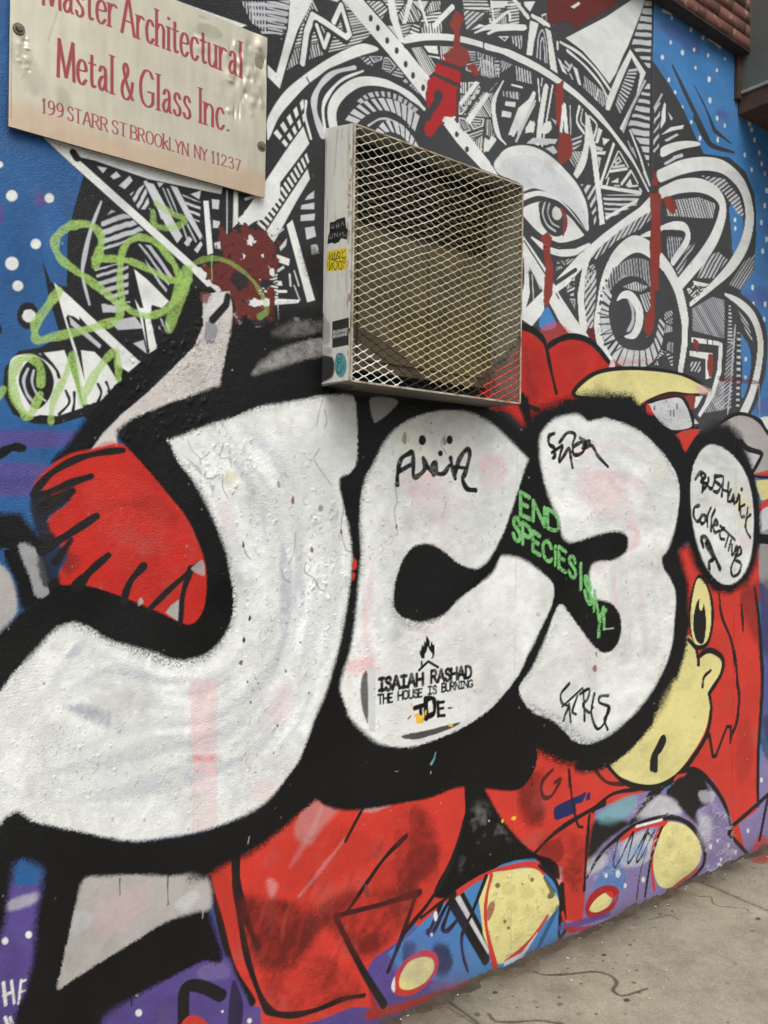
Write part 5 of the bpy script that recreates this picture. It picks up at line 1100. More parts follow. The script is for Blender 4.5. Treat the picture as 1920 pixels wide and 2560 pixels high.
# wall that runs on out of the frame, butted to the painted sheet, and the thickness behind
s0, s1 = wall_A[0], wall_A[-1]
xs = [-5.0, s0, s1, 9.0]
V, Q, col = [], [], []
def quad(a, b, z0, z1, c0, c1, y=0.0):
    k = len(V)
    V.extend([(a, y, z0), (b, y, z0), (b, y, z1), (a, y, z1)]); Q.append((k, k + 1, k + 2, k + 3)); col.extend([c0, c0, c1, c1])
for a, b, cc in ((-5.0, s0, PAL['B']), (s1, 9.0, PAL['b'])):
    zz = [0, .35, .75, 1.1, TOP]; cs = [PAL['U'], PAL['U'], cc, cc, cc]
    for i in range(4): quad(a, b, zz[i], zz[i + 1], cs[i], cs[i + 1])
k = len(V)
V += [(-5, .25, 0), (9, .25, 0), (9, .25, TOP), (-5, .25, TOP), (-5, .004, TOP), (9, .004, TOP)]; col += [PAL['G']] * 6
Q += [(k + 1, k, k + 3, k + 2), (k + 4, k + 5, k + 2, k + 3)]
o = mesh_np('wall_run', np.array(V) - np.array([2.2, 0, 0]), np.array(Q), np.array(col), M_wall); o.parent = w_root

# ================================================================== BRICKWORK ABOVE
M_brick, n, l, b = new_mat('brick')
at = n.new('ShaderNodeAttribute'); at.attribute_name = 'Col'; tc = n.new('ShaderNodeTexCoord')
nz = n.new('ShaderNodeTexNoise'); nz.inputs['Scale'].default_value = 22; nz.inputs['Detail'].default_value = 8; l.new(tc.outputs['Object'], nz.inputs['Vector'])
mr = n.new('ShaderNodeMapRange'); mr.inputs[1].default_value = .56; mr.inputs[2].default_value = .75; l.new(nz.outputs[0], mr.inputs[0])
mx = n.new('ShaderNodeMix'); mx.data_type = 'RGBA'; l.new(mr.outputs[0], mx.inputs[0]); l.new(at.outputs['Color'], mx.inputs[6]); mx.inputs[7].default_value = (*lin(168, 140, 124), 1)
l.new(mx.outputs[2], b.inputs['Base Color']); b.inputs['Roughness'].default_value = .85
bp = n.new('ShaderNodeBump'); bp.inputs['Strength'].default_value = .5; bp.inputs['Distance'].default_value = .004; nb = n.new('ShaderNodeTexNoise'); nb.inputs['Scale'].default_value = 90
l.new(tc.outputs['Object'], nb.inputs['Vector']); l.new(nb.outputs[0], bp.inputs['Height']); l.new(bp.outputs[0], b.inputs['Normal'])
br = empty('brick_wall', (3.0, 0, TOP))
tag(br, 'weathered red brickwork running along above the blue edge of the mural', 'wall', None, 'thing')
V, Q, col = [], [], []
def vbox(lo, hi, c):
    k = len(V)
    V.extend([(x, y, z) for z in (lo[2], hi[2]) for y in (lo[1], hi[1]) for x in (lo[0], hi[0])]); col.extend([c] * 8)
    Q.extend([(k + a, k + b_, k + c_, k + d_) for a, b_, c_, d_ in ((0, 1, 5, 4), (2, 6, 7, 3), (0, 4, 6, 2), (1, 3, 7, 5), (4, 5, 7, 6), (0, 2, 3, 1))])
rb = random.Random(3)
for r in range(16):
    z = .003 + r * .0585
    for i in range(-37, 30):
        x = i * .213 + (.106 if r % 2 else 0)
        f_ = rb.uniform(.75, 1.15)
        vbox((x + rb.uniform(0, .003), -.055 + rb.uniform(-.0008, .0008), z), (x + .203, .04, z + .0505), lin(104, 64, 54) * f_)
mesh_np('bricks', np.array(V), np.array(Q), np.array(col), M_brick).parent = br
V, Q, col = [], [], []
vbox((-8, -.0528, 0.0015), (6.4, .2, .96), lin(140, 122, 110))
mesh_np('mortar', np.array(V), np.array(Q), np.array(col), M_brick).parent = br
bm = bmesh.new(); add_box(bm, (-8, -.0565, -.005), (6.4, -.001, .0008)); bm_obj('shade_strip', bm, noise_mat('underside_shade', (44, 38, 35), (66, 56, 50), 20, .8)).parent = br  # added dark strip: shade under the brick overhang, given as colour

# ================================================================== METAL SIGN
SY = -0.016
nw = np.array([0, -1.0, 0])
c_ = on_plane(np.array([21, 662, 668.]), np.array([312, 498, 95.]), (0, SY, 0), nw)
sx0, sx1, sz0, sz1 = c_[0, 0], (c_[1, 0] + c_[2, 0]) / 2, (c_[0, 2] + c_[1, 2]) / 2, c_[2, 2]
sg = Canvas((sx0, SY, sz0), (1, 0, 0), (0, 0, 1), np.linspace(0, sx1 - sx0, 600), np.linspace(0, sz1 - sz0, 400), lin(204, 198, 176))
sg.M[:] = 0.62; sg.out = (0, -1, 0)
use(sg)
sg.C *= (1 + .22 * (vnoise((sg.R, sg.N), (5, 40), 3, 21) - .5) + .16 * (vnoise((sg.R, sg.N), (9, 9), 4, 22) - .5))[..., None]
blk('A')
P((lin(150, 146, 128)), 40, "60 330 200 560 260 480 180 300 100 250", 0, .35); P(lin(170, 164, 140), 30, "340 520 400 540 420 640 350 640", 0, .5); P(lin(206, 172, 142), 60, "60 600 640 800 1200 960 1600 1040 1600 1240 50 800", 0, .6)  # peach lower band: a reflection painted into the plate's colour
P(lin(150, 150, 128), 16, "1170 140 1260 150 1320 210 1260 230 1180 190", 0, .5); s(lin(170, 165, 145), 10, "285 240 340 70", soft=4, op=.5); s(lin(130, 120, 100), 7, "70 180 65 700", soft=4, op=.5)
lt = dict(serif=True, gap=.2, soft=0.6)
def row(w_, x0, y0, x1, y1, h0, h1, nib=.15, thin=.34): text('X', w_, x0, y0, x1, y1, h0, h1, nib if h0 > 100 else .21, thin, **lt)
PAL['X'] = lin(158, 62, 70)
row("Master", 258, 28, 688, 168, 215, 210); row("Architectural", 722, 192, 1432, 460, 214, 208)
row("Metal", 345, 456, 672, 556, 228, 222); row("&", 722, 578, 788, 598, 215, 212); row("Glass", 834, 620, 1128, 708, 214, 204); row("Inc.", 1180, 724, 1358, 782, 204, 196)
row("199", 250, 668, 374, 700, 84, 82); row("STARR", 402, 710, 638, 782, 82, 78); row("ST", 666, 788, 750, 812, 78, 77); row("BROO", 776, 820, 958, 876, 78, 74); row("k", 968, 880, 996, 888, 86, 84); row("LYN", 1006, 890, 1114, 924, 74, 72); row("NY", 1154, 932, 1226, 955, 72, 70); row("11237", 1254, 964, 1424, 1014, 70, 66)
sg.M[np.abs(sg.C - PAL['X']).sum(-1) < .12] = 0.05
tx_ = np.abs(sg.C - PAL['X']).sum(-1) < .2
rel_ = sg.B[:, None] / (sz1 - sz0) + 0 * sg.A[None]
sg.L[tx_] = 1; sg.L[tx_ & (rel_ < .60)] = 2; sg.L[tx_ & (rel_ < .30)] = 3
# dents
def dent(x, y, rx, ry, h):
    l_, sc_ = sg.loc(np.array([[x, y]]))
    d = ((sg.A[None] - l_[0, 0]) / (rx * sc_[0])) ** 2 + ((sg.B[:, None] - l_[0, 1]) / (ry * sc_[0])) ** 2
    sg.X += (h * np.exp(-d)).astype(np.float32)
rd_ = random.Random(8)
for _ in range(60): dent(rd_.uniform(1340, 1560), rd_.uniform(260, 680), rd_.uniform(6, 34), rd_.uniform(10, 46), rd_.uniform(-.0026, .0026))
for _ in range(14): dent(rd_.uniform(1400, 1550), rd_.uniform(240, 660), rd_.uniform(30, 70), rd_.uniform(40, 90), rd_.uniform(-.003, .003))
for _ in range(22): dent(rd_.uniform(100, 170), rd_.uniform(180, 440), rd_.uniform(7, 18), rd_.uniform(8, 22), rd_.uniform(-.0014, .0014))
for _ in range(22): dent(rd_.uniform(1080, 1300), rd_.uniform(90, 330), rd_.uniform(14, 40), rd_.uniform(12, 30), rd_.uniform(-.001, .001))
sg.X += (.003 * (vnoise((sg.R, sg.N), (2, 3), 2, 31) - .5)).astype(np.float32)
s_root = empty('metal_sign', (sx0, SY, sz0))
tag(s_root, 'dented pale metal nameplate with maroon serif lettering, screwed to the wall', 'sign')
sgd = split_canvas(sg)
plate = build_part('sign_plate', sg, sgd, [0], M_sign, s_root)
for i in (1, 2, 3): build_part('lettering', sg, sgd, i, M_sign, s_root).parent = plate
bm = bmesh.new()
add_box(bm, (0.0005, .0035, .0005), (sx1 - sx0 - .0005, .0075, sz1 - sz0 - .0005))
M_edge = noise_mat('sign_edge', (120, 110, 92), (160, 150, 130), 30, .5, .5)
bm_obj('sign_backing', bm, M_edge).parent = s_root
M_screw = noise_mat('old_screw', (86, 78, 66), (140, 130, 112), 200, .45, .6, .3)
blk('A')
for x, y in ((112, 172), (1550, 868)):
    l_, _q = sg.loc(np.array([[x, y]]))
    bm = bmesh.new()
    for r1, r2, dp, zc in ((.0135, .0125, .003, -.0015), (.0085, .006, .005, -.0055)):
        bmesh.ops.create_cone(bm, cap_ends=True, segments=20, radius1=r1, radius2=r2, depth=dp, matrix=Matrix.Translation((l_[0, 0], zc, l_[0, 1])) @ Matrix.Rotation(math.pi / 2, 4, 'X'))
    add_box(bm, (l_[0, 0] - .0045, -.0086, l_[0, 1] - .0008), (l_[0, 0] + .0045, -.0079, l_[0, 1] + .0008))
    bm_obj('screw', bm, M_screw).parent = s_root
for z_ in (.10, .33):
    for x_ in (.03, sx1 - sx0 - .03):
        bm = bmesh.new(); bmesh.ops.create_cone(bm, cap_ends=True, segments=12, radius1=.006, radius2=.006, depth=.0075, matrix=Matrix.Translation((x_, .0115, z_)) @ Matrix.Rotation(math.pi / 2, 4, 'X'))
        bm_obj('spacer', bm, M_screw).parent = s_root
cv.set()

# ================================================================== WINDOW GUARD OF EXPANDED METAL
GD = 0.14
gx0, gx1, gz0, gz1 = 1.3405, 2.0165, 1.9135, 2.6175
BLK['V'] = (700, 250, 700 / 1659.0); BLK['Y4'] = (1060, 780, 300 / 1659.0)
g_root = empty('window_guard', (gx0, 0, gz0))
tag(g_root, 'boxed guard of cream expanded metal mesh with a white side, bolted over a wall unit', 'window guard')
gl_ = np.array([gx0, 0, gz0])
# white side sheet with stickers
LIFT = 0.034
sp = Canvas((gx0, -GD, gz0), (0, 1, 0), (0, 0, 1), np.linspace(0, GD, 141), np.linspace(0, gz1 - gz0 + LIFT, 600), lin(226, 225, 216))
sp.out = (-1, 0, 0); use(sp)
sp.C *= (1 + .12 * (vnoise((600, 141), (3, 26), 3, 41) - .5) + .1 * (vnoise((600, 141), (30, 14), 3, 42) - .5))[..., None]
blk('S')
S(lin(150, 152, 152), [40, 60, 60, 40], "440 500 420 900 410 1300 400 1659", 26, 0, .5); S(lin(160, 162, 160), [60, 50, 40], "620 380 600 700 570 1100", 30, 0, .5); S(lin(196, 190, 160), 60, "820 260 800 700 810 1600", 26, 0, .5); s(lin(120, 116, 104), 24, "700 350 690 500", soft=14, op=.5)
s(lin(150, 110, 70), [6, 10, 14, 10], "872 250 870 900 866 1300 862 1900", soft=3, op=.7)
for i in range(26):
    gx_, gy_ = rd_.uniform(810, 874), rd_.uniform(330, 950); cv.set(); S(lin(150, 140, 120), rd_.uniform(2, 7), [[gx_, gy_], [gx_ + rd_.uniform(-2, 2), gy_ + rd_.uniform(20, 110)]], 3, 0, rd_.uniform(.1, .35), smooth=False)
for i in range(30): cv.set(); E(lin(140, 92, 52), rd_.uniform(868, 882), rd_.uniform(320, 955), rd_.uniform(1.5, 4), rd_.uniform(2, 12), 2, 0, rd_.uniform(.3, .8))
blk('T')
P('K', 34, "-100 -40 140 -20 160 240 120 480 -100 560", 0, .85); P('G', 40, "120 100 240 150 240 420 140 430", 0, .7); P('K', 30, "-100 560 200 600 300 660 290 880 140 980 -100 1050", 0, .95); P('G', 30, "120 480 260 500 260 580 140 600", 0, .6)
P('K', 8, "60 1010 500 940 545 950 545 1000 100 1040", 0, .8); s(lin(140, 90, 50), 14, "528 0 530 230", soft=5, op=.8); s('k', 30, "520 240 540 330", soft=4)
p(lin(52, 52, 52), "280 132 510 75 508 455 280 500", 2)
text('W', "BACKHAND", 296, 303, 490, 262, 42, 40, .2, 1.0, .22, soft=.4)
def flip_text():
    ad = "BACKHAND"; x = 296.0; st_ = (490 - 296) / 8.0
    for i, ch in enumerate(ad):
        yb = 318 - (i * 5.2)
        for g_ in GL[ch][1].split('|'):
            q = nums(g_[1:] if g_[0] == 'c' else g_); q = cat_rom(q, False, 5) if g_[0] == 'c' else q
            q = np.stack([296 + i * st_ + q[:, 0] / max(GL[ch][0], .3) * st_ * .8, yb + q[:, 1] * 40], 1)
            s_draw('W', 8, q, 1.0, .4, 1.0, None)
flip_text()
E(lin(92, 160, 164), 395, 735, 84, 172, 1, 3)
k3 = dict(soft=.5, part=3)
S('k', 11, "335 620 340 590 370 575 405 595 408 650 385 700 360 690 345 650 365 640 385 660", **k3); S('k', 11, "360 700 345 780 345 820 375 835 405 820 408 730", **k3); s('k', 11, "440 730 430 790", **k3); s('k', 9, "375 835 400 860", **k3); s('k', 9, "345 855 365 850", **k3)
blk('B')
P('K', 1, "532 1318 560 1312 575 1300 622 1285 630 1350 640 1360 632 1420 600 1412 585 1435 560 1445 545 1438 518 1448 522 1400 530 1375", 4, smooth=False)
for a_ in ("548 1330 540 1350 556 1350 555 1338", "570 1325 572 1352", "582 1318 586 1348", "572 1340 588 1336", "600 1335 604 1312 616 1335", "535 1388 530 1412 546 1412 548 1384", "560 1405 560 1382 578 1400 578 1378", "592 1380 592 1402", "592 1392 608 1376", "612 1378 612 1400 628 1392"): s('G', 5, a_, part=4)
p('O' if False else lin(232, 210, 50), "520 1488 560 1480 632 1465 634 1560 626 1598 512 1610 515 1540", 5)
for a_ in ("530 1500 528 1535 545 1500 545 1535 562 1496 560 1530", "575 1505 570 1528", "580 1492 592 1500 590 1520 578 1515 580 1495", "605 1482 604 1520", "605 1500 625 1480", "530 1545 530 1600 545 1555 545 1595", "560 1540 552 1570 566 1600 578 1560 562 1540", "590 1545 582 1580 600 1595 602 1555 590 1545", "615 1530 608 1545 618 1560 624 1540 615 1530", "615 1572 612 1590", "520 1550 520 1580", "536 1540 628 1522"): S('k', 6, a_, 0, 5)
cv.set()
ztop = (gz1 - gz0) + LIFT * sp.A / GD
keep = sp.B[:, None] <= ztop[None] + 1e-6
data = split_canvas(sp, keep)
side = build_part('side_panel', sp, data, 0, M_cage, g_root)
for i, lb in ((2, 'black square sticker with a white word and its mirror image'), (3, 'teal round sticker'), (4, 'black graffiti-lettered sticker'), (5, 'yellow graffiti-lettered sticker')):
    build_part('sticker', sp, data, i, M_cage, g_root, lb).parent = side
# underside, right side and lid
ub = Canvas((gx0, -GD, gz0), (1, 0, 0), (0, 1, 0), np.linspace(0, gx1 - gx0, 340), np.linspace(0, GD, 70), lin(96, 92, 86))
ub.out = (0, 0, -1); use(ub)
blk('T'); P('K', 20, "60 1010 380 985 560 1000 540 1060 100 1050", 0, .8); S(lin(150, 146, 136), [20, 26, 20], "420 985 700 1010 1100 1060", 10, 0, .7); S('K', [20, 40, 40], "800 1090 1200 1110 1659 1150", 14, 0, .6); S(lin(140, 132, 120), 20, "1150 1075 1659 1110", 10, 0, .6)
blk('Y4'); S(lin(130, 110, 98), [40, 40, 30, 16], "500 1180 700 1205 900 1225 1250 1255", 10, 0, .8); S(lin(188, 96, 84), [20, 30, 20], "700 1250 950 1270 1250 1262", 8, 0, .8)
cv.set()
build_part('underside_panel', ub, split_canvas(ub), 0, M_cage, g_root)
M_grey = noise_mat('guard_steel', (150, 146, 132), (196, 192, 176), 14, .5, .1)
bm = bmesh.new()
vs = [bm.verts.new(v) for v in ((0, -GD, gz1 - gz0), (gx1 - gx0, -GD, gz1 - gz0), (gx1 - gx0, 0, gz1 - gz0 + LIFT), (0, 0, gz1 - gz0 + LIFT))]
bm.faces.new(vs); vs2 = [bm.verts.new(v) for v in ((gx1 - gx0, -GD, 0), (gx1 - gx0, 0, 0), (gx1 - gx0, 0, gz1 - gz0 + LIFT), (gx1 - gx0, -GD, gz1 - gz0))]
bm.faces.new(vs2)
bm_obj('outer_sheet', bm, M_grey).parent = g_root
# paint on the mesh
fr = Canvas((gx0, -GD, gz0), (1, 0, 0), (0, 0, 1), np.linspace(0, gx1 - gx0, 460), np.linspace(0, gz1 - gz0, 480), lin(184, 178, 150)); use(fr)
fr.C *= (1 + .25 * (vnoise((480, 460), (6, 6), 3, 51) - .5))[..., None]
blk('V')
P(lin(206, 204, 190), 60, "430 140 900 300 900 900 430 900", 0, .7); P(lin(196, 176, 110), 60, "700 1300 1100 1250 1400 1300 1200 1700 800 1600", 0, .4)
P(lin(222, 222, 216), 5, "420 1395 560 1440 800 1640 860 1720 420 1680"); P(lin(34, 34, 34), 6, "420 1335 480 1345 590 1400 760 1540 930 1740 800 1740 660 1590 520 1460 420 1400"); P(lin(34, 34, 34), 6, "700 1540 860 1690 1100 1730 1180 1700 1300 1560 1450 1370 1450 1450 1210 1730 900 1760 800 1680", 0, .0)
P(lin(36, 34, 34), 5, "1450 1360 1450 1450 1330 1570 1210 1700 1190 1760 1100 1740 1190 1640 1330 1500"); P(lin(206, 62, 50), 4, "1450 1440 1450 1830 1180 1760 1210 1690 1330 1560"); P(lin(36, 34, 34), 8, "860 1690 1120 1720 1140 1760 900 1740", 0, .8)
cv.set()
LW, SW = .0462, .0229
rows = int(round((gz1 - gz0) / (SW / 2))); hh = (gz1 - gz0) / rows
W_, H_ = gx1 - gx0, gz1 - gz0
V, Q = [], []
per = LW / 2
pts_t = np.array([0, .10, .26, .5, .74, .90])          # one half wave, from a bond to the next
def tri(t):                                            # -1..1, flat at the bonds and slightly bowed between
    u = t % 2.0; u = u if u <= 1 else 2 - u
    return -math.cos(math.pi * np.clip((u - .10) / .80, 0, 1)) * .35 + (np.clip((u - .10) / .80, 0, 1) * 2 - 1) * .65
nhalf = int(math.ceil(W_ / per)) + 1
rm = random.Random(2)
for k_ in range(rows + 1):
    base_z = k_ * hh
    xs_ = []
    for i in range(nhalf): xs_ += [(i + t) * per for t in pts_t]
    line = []
    for x in xs_:
        if x > W_: break
        ph = x / per + (k_ % 2)
        v = tri(ph); z = base_z + v * hh * .5 * .96
        bond = abs(v)
        line.append((x + rm.uniform(-.0004, .0004), np.clip(z, 0.0, H_), .00125 + .001 * bond ** 3, rm.uniform(-.0003, .0003)))
    if line and line[-1][0] < W_ - 1e-4: line.append((W_, line[-1][1], .0016, 0))
    o0 = len(V)
    for x, z, hw, dy in line:
        yo = -GD + .002 + (.0004 if k_ % 2 else 0) + dy
        # ribbon leaning back: lower lip forward
        for a, b_ in ((-1, -1), (-1, 1), (1, 1), (1, -1)):
            V.append((x, yo + a * hw * .62 + b_ * .0007 * .8, z + a * hw * .9 - b_ * .0007 * .6))
    for i in range(len(line) - 1):
        p_, q_ = o0 + 4 * i, o0 + 4 * i + 4
        for a in range(4): Q.append((p_ + a, p_ + (a + 1) % 4, q_ + (a + 1) % 4, q_ + a))
V = np.array(V)
_wn = [vnoise((120, 120), (7, 7), 2, 71 + i) - .5 for i in range(2)]
_wi = (np.clip(V[:, 2] / H_ * 119, 0, 119).astype(int), np.clip(V[:, 0] / W_ * 119, 0, 119).astype(int))
_we = np.clip(np.minimum(np.minimum(V[:, 0], W_ - V[:, 0]), np.minimum(V[:, 2], H_ - V[:, 2])) / .05, 0, 1)
V[:, 2] += .009 * _wn[0][_wi] * _we; V[:, 1] += .022 * _wn[1][_wi] * _we
ci = np.clip(np.searchsorted(fr.A, V[:, 0]), 0, fr.N - 1); ri = np.clip(np.searchsorted(fr.B, V[:, 2]), 0, fr.R - 1)
mc = fr.C[ri, ci]
mo = mesh_np('mesh_front', V, np.array(Q), np.clip(mc, 0, 1), M_cage); mo.parent = g_root
# edge beads that hold the mesh
M_bead = noise_mat('guard_edge', (120, 92, 58), (206, 200, 178), 26, .6, .1)
bm = bmesh.new()
add_box(bm, (-.001, -GD - .002, 0), (.005, -GD + .004, H_)); add_box(bm, (W_ - .004, -GD - .001, 0), (W_ + .001, -GD + .004, H_)); add_box(bm, (.005, -GD, -.002), (W_ - .004, -GD + .004, .003)); add_box(bm, (.005, -GD, H_ - .003), (W_ - .004, -GD + .004, H_ + .001))
bm_obj('edge_bead', bm, M_bead).parent = g_root

# wall unit inside the guard
a_root = empty('air_conditioner', (gx0 + .05, -.004, gz0 + .05))
tag(a_root, 'grimy brown wall unit behind the expanded metal mesh of the guard', 'air conditioner')
M_ac = noise_mat('grimy_casing', (78, 68, 50), (118, 103, 75), 7, .7, .1)
M_fin = noise_mat('dark_fins', (50, 42, 30), (84, 72, 52), 20, .6, .3)
def acpart(nm, boxes, mat, bev=.002):
    bm = bmesh.new()
    for lo, hi in boxes: add_box(bm, lo, hi, bev)
    bm_obj(nm, bm, mat).parent = a_root
acpart('casing', [((.0, -.05, .0), (.57, 0, .61))], M_ac)
acpart('front_panel', [((.03, -.056, .03), (.285, -.0505, .40))], M_ac)
acpart('service_cover', [((.30, -.055, .03), (.54, -.0505, .40))], M_ac)
acpart('grille', [((.03, -.062, .43 + i * .014), (.54, -.0505, .436 + i * .014)) for i in range(12)], M_fin, 0)

# ================================================================== HOUSING AT THE TOP RIGHT
M_hous = noise_mat('housing_grey', (92, 96, 92), (108, 110, 104), 5, .55, .2, .1)
M_rust = noise_mat('rusty_beam', (58, 42, 36), (92, 68, 54), 12, .8, .1, .4)
M_rim = noise_mat('housing_rim', (140, 138, 122), (168, 164, 146), 20, .6, .2)
h_root = empty('shutter_housing', (3.563, 0, 3.37))
tag(h_root, 'grey steel box housing jutting from the wall beside the brickwork', 'shutter housing')
bm = bmesh.new(); add_box(bm, (0, -1.1, .092), (4.5, -.001, 1.3), .004); bm_obj('box_body', bm, M_hous).parent = h_root
bm = bmesh.new(); add_box(bm, (-.006, -1.1, .084), (.012, -.003, .098), .003); bm_obj('rim', bm, M_rim).parent = h_root
bm = bmesh.new(); add_box(bm, (.002, -.85, .0), (4.4, -.002, .083), .004); bm_obj('beam', bm, M_rust).parent = h_root
bm = bmesh.new(); add_box(bm, (-.03, -.02, .06), (-.001, -.001, .258), .002); bm_obj('edge_strip', bm, M_rust).parent = h_root

# ================================================================== PAVEMENT
g0x, g1x, gB = 1.2, 4.5, 1.0
gr = Canvas((0, 0, 0), (1, 0, 0), (0, -1, 0), np.linspace(g0x, g1x, 1240), np.linspace(0.0, gB, 390), lin(150, 143, 127)); gr.out = (0, 0, 1); use(gr)
CONC = lin(150, 143, 127)
gr.C *= (1 + .16 * gr.nm + .30 * gr.nb + .5 * gr.nf)[..., None]
gr.C += (np.clip(vnoise((gr.R, gr.N), (14, 40), 4, 88) - .56, 0, 1) * .9)[..., None] * (lin(96, 84, 68) - gr.C)
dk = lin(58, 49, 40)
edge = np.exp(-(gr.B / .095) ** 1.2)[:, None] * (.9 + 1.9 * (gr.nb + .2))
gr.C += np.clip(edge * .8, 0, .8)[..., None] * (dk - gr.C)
blk('L')
S(dk, [14, 22, 20, 24, 22, 16], "1030 1350 1100 1368 1250 1362 1390 1350 1490 1378 1520 1420 1500 1460 1560 1492 1700 1450", 7, 0, .8); S(dk, [20, 22, 20], "760 1600 800 1640 900 1648 1060 1640 1200 1659", 8, 0, .75)
S(dk, 10, "520 1560 600 1610 680 1659", 3, 0, .6)
for x, y, rx, ry in ((1580, 1518, 20, 11), (1445, 1250, 16, 8), (800, 1472, 18, 8), (1440, 1285, 7, 5), (640, 1490, 7, 6)): E(lin(48, 42, 36), x, y, rx, ry, 2, 0, .85)
for x, y, rx, ry in ((1180, 1500, 12, 6), (1050, 1560, 9, 5), (1310, 1420, 10, 6), (1600, 1190, 12, 6), (1500, 1330, 8, 4), (1230, 1330, 9, 5), (1640, 1340, 10, 5), (930, 1560, 8, 4), (1400, 1600, 12, 6)): E(lin(60, 54, 46), x, y, rx, ry, 2, 0, .75)
blk('Z')
S(dk, [20, 26, 22, 20, 18, 12], "560 1830 700 1880 860 1890 900 1980 1000 2020 1200 2040 1360 2060 1400 2110 1460 2120", 10, 0, .75); S(dk, 20, "0 2212 120 2180 300 2150 420 2200", 10, 0, .75); E(lin(50, 44, 38), 1520, 2195, 40, 22, 5, 0, .8)
S(dk, [20, 40, 60, 50], "-100 1850 60 1830 160 1900 120 2010", 16, 0, .6)
P('n', 14, "1420 1390 1540 1330 1659 1300 1659 1400 1560 1440", 0, .75)
cv.set()
rg2 = random.Random(31)
for _ in range(70):
    x_, y_ = rg2.uniform(1.5, 4.2), rg2.uniform(.03, .9); r_ = rg2.uniform(.004, .013)
    da = ((gr.A[None] - x_) / r_) ** 2 + ((gr.B[:, None] - y_) / (r_ * rg2.uniform(.6, 1.2))) ** 2
    gr.C += (np.clip(1.3 - da, 0, 1) * rg2.uniform(.25, .8))[..., None] * (lin(66, 58, 50) - gr.C)
gr.C += (np.clip(vnoise((gr.R, gr.N), (5, 18), 5, 99) - .52, 0, 1) * 1.6)[..., None] * (lin(84, 76, 64) - gr.C)
for sj in (1.845, 3.303):
    jj = sj + .008 * (vnoise((gr.R, 1), (9, 2), 2, 61)[:, 0] - .5)
    d = (gr.A[None] - jj[:, None] + .07 * gr.B[:, None])
    g = np.exp(-(d / .0045) ** 2); gr.X -= (.007 * g).astype(np.float32); gr.C *= (1 - .6 * g)[..., None]; gr.C *= (1 - .18 * np.exp(-(d / .02) ** 2))[..., None]
gr.X += (.002 * gr.nb + .0008 * gr.nm).astype(np.float32)
gr.X[0] = gr.X[-1] = 0; gr.X[:, 0] = gr.X[:, -1] = 0
sw = empty('sidewalk', (2.2, -.5, 0)); sw['kind'] = 'structure'
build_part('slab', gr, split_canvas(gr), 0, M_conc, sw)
V, Q, col = [], [], []
def fq(x0, x1, y0, y1):
    k = len(V); V.extend([(x0, y0, 0), (x1, y0, 0), (x1, y1, 0), (x0, y1, 0)]); Q.append((k, k + 1, k + 2, k + 3)); col.extend([CONC] * 4)
fq(-6, g0x, -gB, 0); fq(g1x, 10, -gB, 0); fq(-6, 10, -3.4, -gB)
o = mesh_np('paving', np.array(V) - np.array([2.2, -.5, 0]), np.array(Q), np.array(col), M_conc); o.parent = sw
V, Q, col = [], [], []
k = 0
V = [(-6, -3.4, 0), (10, -3.4, 0), (10, -3.4, -.13), (-6, -3.4, -.13)]; Q = [(0, 1, 2, 3)]; col = [CONC * .9] * 4
o = mesh_np('kerb', np.array(V), np.array(Q), np.array(col), M_conc); o['kind'] = 'structure'
M_asph = noise_mat('asphalt', (56, 56, 58), (74, 73, 72), 40, .9, 0, .5)
bm = bmesh.new(); vs = [bm.verts.new(v) for v in ((-150, -150, -.13), (150, -150, -.13), (150, -3.4, -.13), (-150, -3.4, -.13))]; bm.faces.new(vs)
o = bm_obj('road', bm, M_asph); o['kind'] = 'structure'
bm = bmesh.new(); vs = [bm.verts.new(v) for v in ((-150, -3.4, -.134), (150, -3.4, -.134), (150, 150, -.134), (-150, 150, -.134))]; bm.faces.new(vs)
o = bm_obj('ground', bm, M_asph); o['kind'] = 'structure'
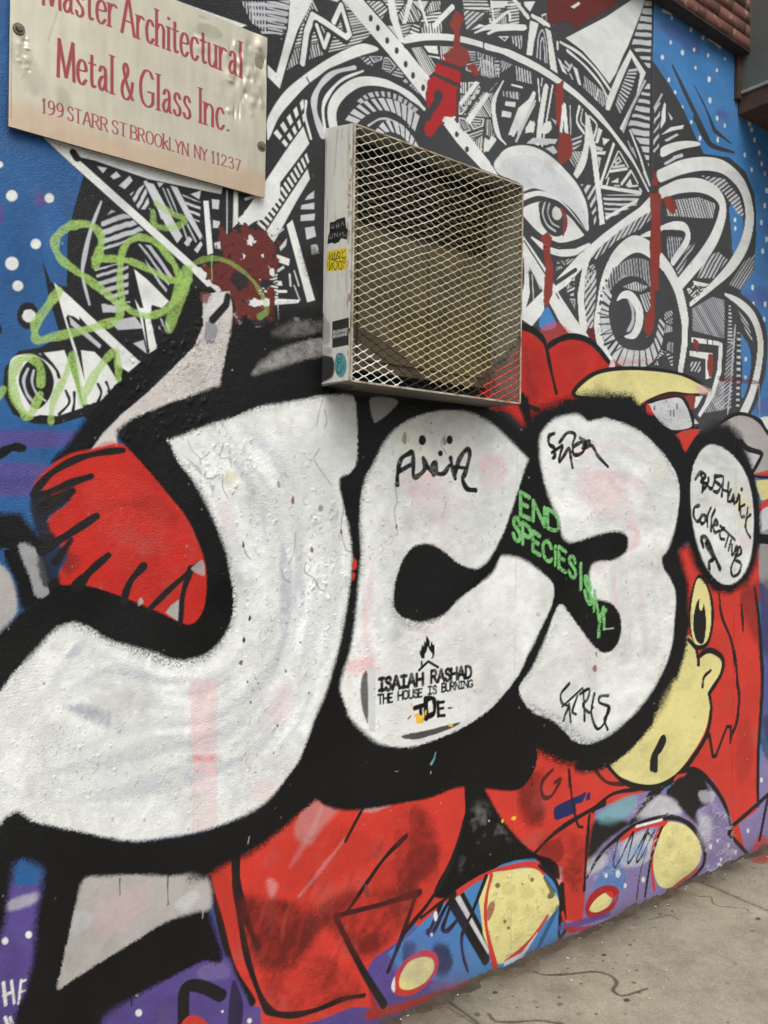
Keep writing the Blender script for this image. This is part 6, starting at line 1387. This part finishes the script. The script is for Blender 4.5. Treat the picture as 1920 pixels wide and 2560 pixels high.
# ridge of dirt and old mortar in the angle between wall and pavement
nd = 900
ds = np.linspace(1.25, 4.45, nd)
hn = vnoise((nd, 2), (60, 2), 4, 91)[:, 0]; wn_ = vnoise((nd, 2), (45, 2), 4, 92)[:, 0]; fn = vnoise((nd, 6), (260, 4), 2, 93)
hgt = np.clip(.001 + .05 * (hn - .42), .0012, .016); wdt_ = np.clip(.010 + .10 * (wn_ - .36), .005, .042)
V, col = [], []
for i in range(nd):
    for j, u in enumerate((0, .12, .3, .55, .8, 1.0)):
        z = hgt[i] * (1 - u) ** 1.5 * (1 + .25 * (fn[i, j] - .5)) + (.0012 if j < 5 else -.004)
        V.append((ds[i], -.0008 - wdt_[i] * u, z)); col.append(lin(70, 61, 51) * (.6 + .35 * fn[i, j] + .5 * hn[i]))
idx = np.arange(nd * 6).reshape(nd, 6)
Q = np.stack([idx[:-1, :-1], idx[:-1, 1:], idx[1:, 1:], idx[1:, :-1]], -1).reshape(-1, 4)
o = mesh_np('dirt', np.array(V), Q, np.clip(np.array(col), 0, 1), M_conc); o['kind'] = 'stuff'; o['label'] = 'brown dirt banked along the foot of the painted wall'
# grit along the foot of the wall
M_lit = paint_mat('grit', .8, .2, ((120, .3, .002),), False, .1)
V, Q, col = [], [], []
rl = random.Random(6)
for i in range(230):
    x = rl.uniform(1.4, 4.3); d = rl.expovariate(9.0) if i % 3 else rl.uniform(0.02, .85)
    r_ = rl.uniform(.0012, .0042) * (1.8 if rl.random() < .1 else 1)
    c = rl.choice([(214, 208, 190), (120, 92, 62), (90, 80, 66), (60, 52, 44), (200, 190, 160), (150, 120, 80)])
    k = len(V); a = rl.uniform(0, 6.28)
    for j in range(5):
        t = a + j * 1.2566; rr = r_ * rl.uniform(.6, 1.3)
        V.append((x + rr * math.cos(t) * rl.uniform(.6, 1.5), -d - .004 + rr * math.sin(t), .0022 + rl.uniform(0, .001))); col.append(lin(*c))
    V.append((x, -d - .004, .003 + r_ * rl.uniform(.2, .7))); col.append(lin(*c))
    for j in range(5): Q.append((k + j, k + (j + 1) % 5, k + 5, k + 5))
me = bpy.data.meshes.new('grit'); me.from_pydata([tuple(v) for v in V], [], [(a, b_, c) for a, b_, c, d in Q]); ca = me.color_attributes.new('Col', 'FLOAT_COLOR', 'POINT')
for i, c in enumerate(col): ca.data[i].color = (*c, 1)
o = link_mesh('grit', me, M_lit); o['kind'] = 'stuff'; o['label'] = 'pale chips and brown crumbs scattered on the pavement below the mural'
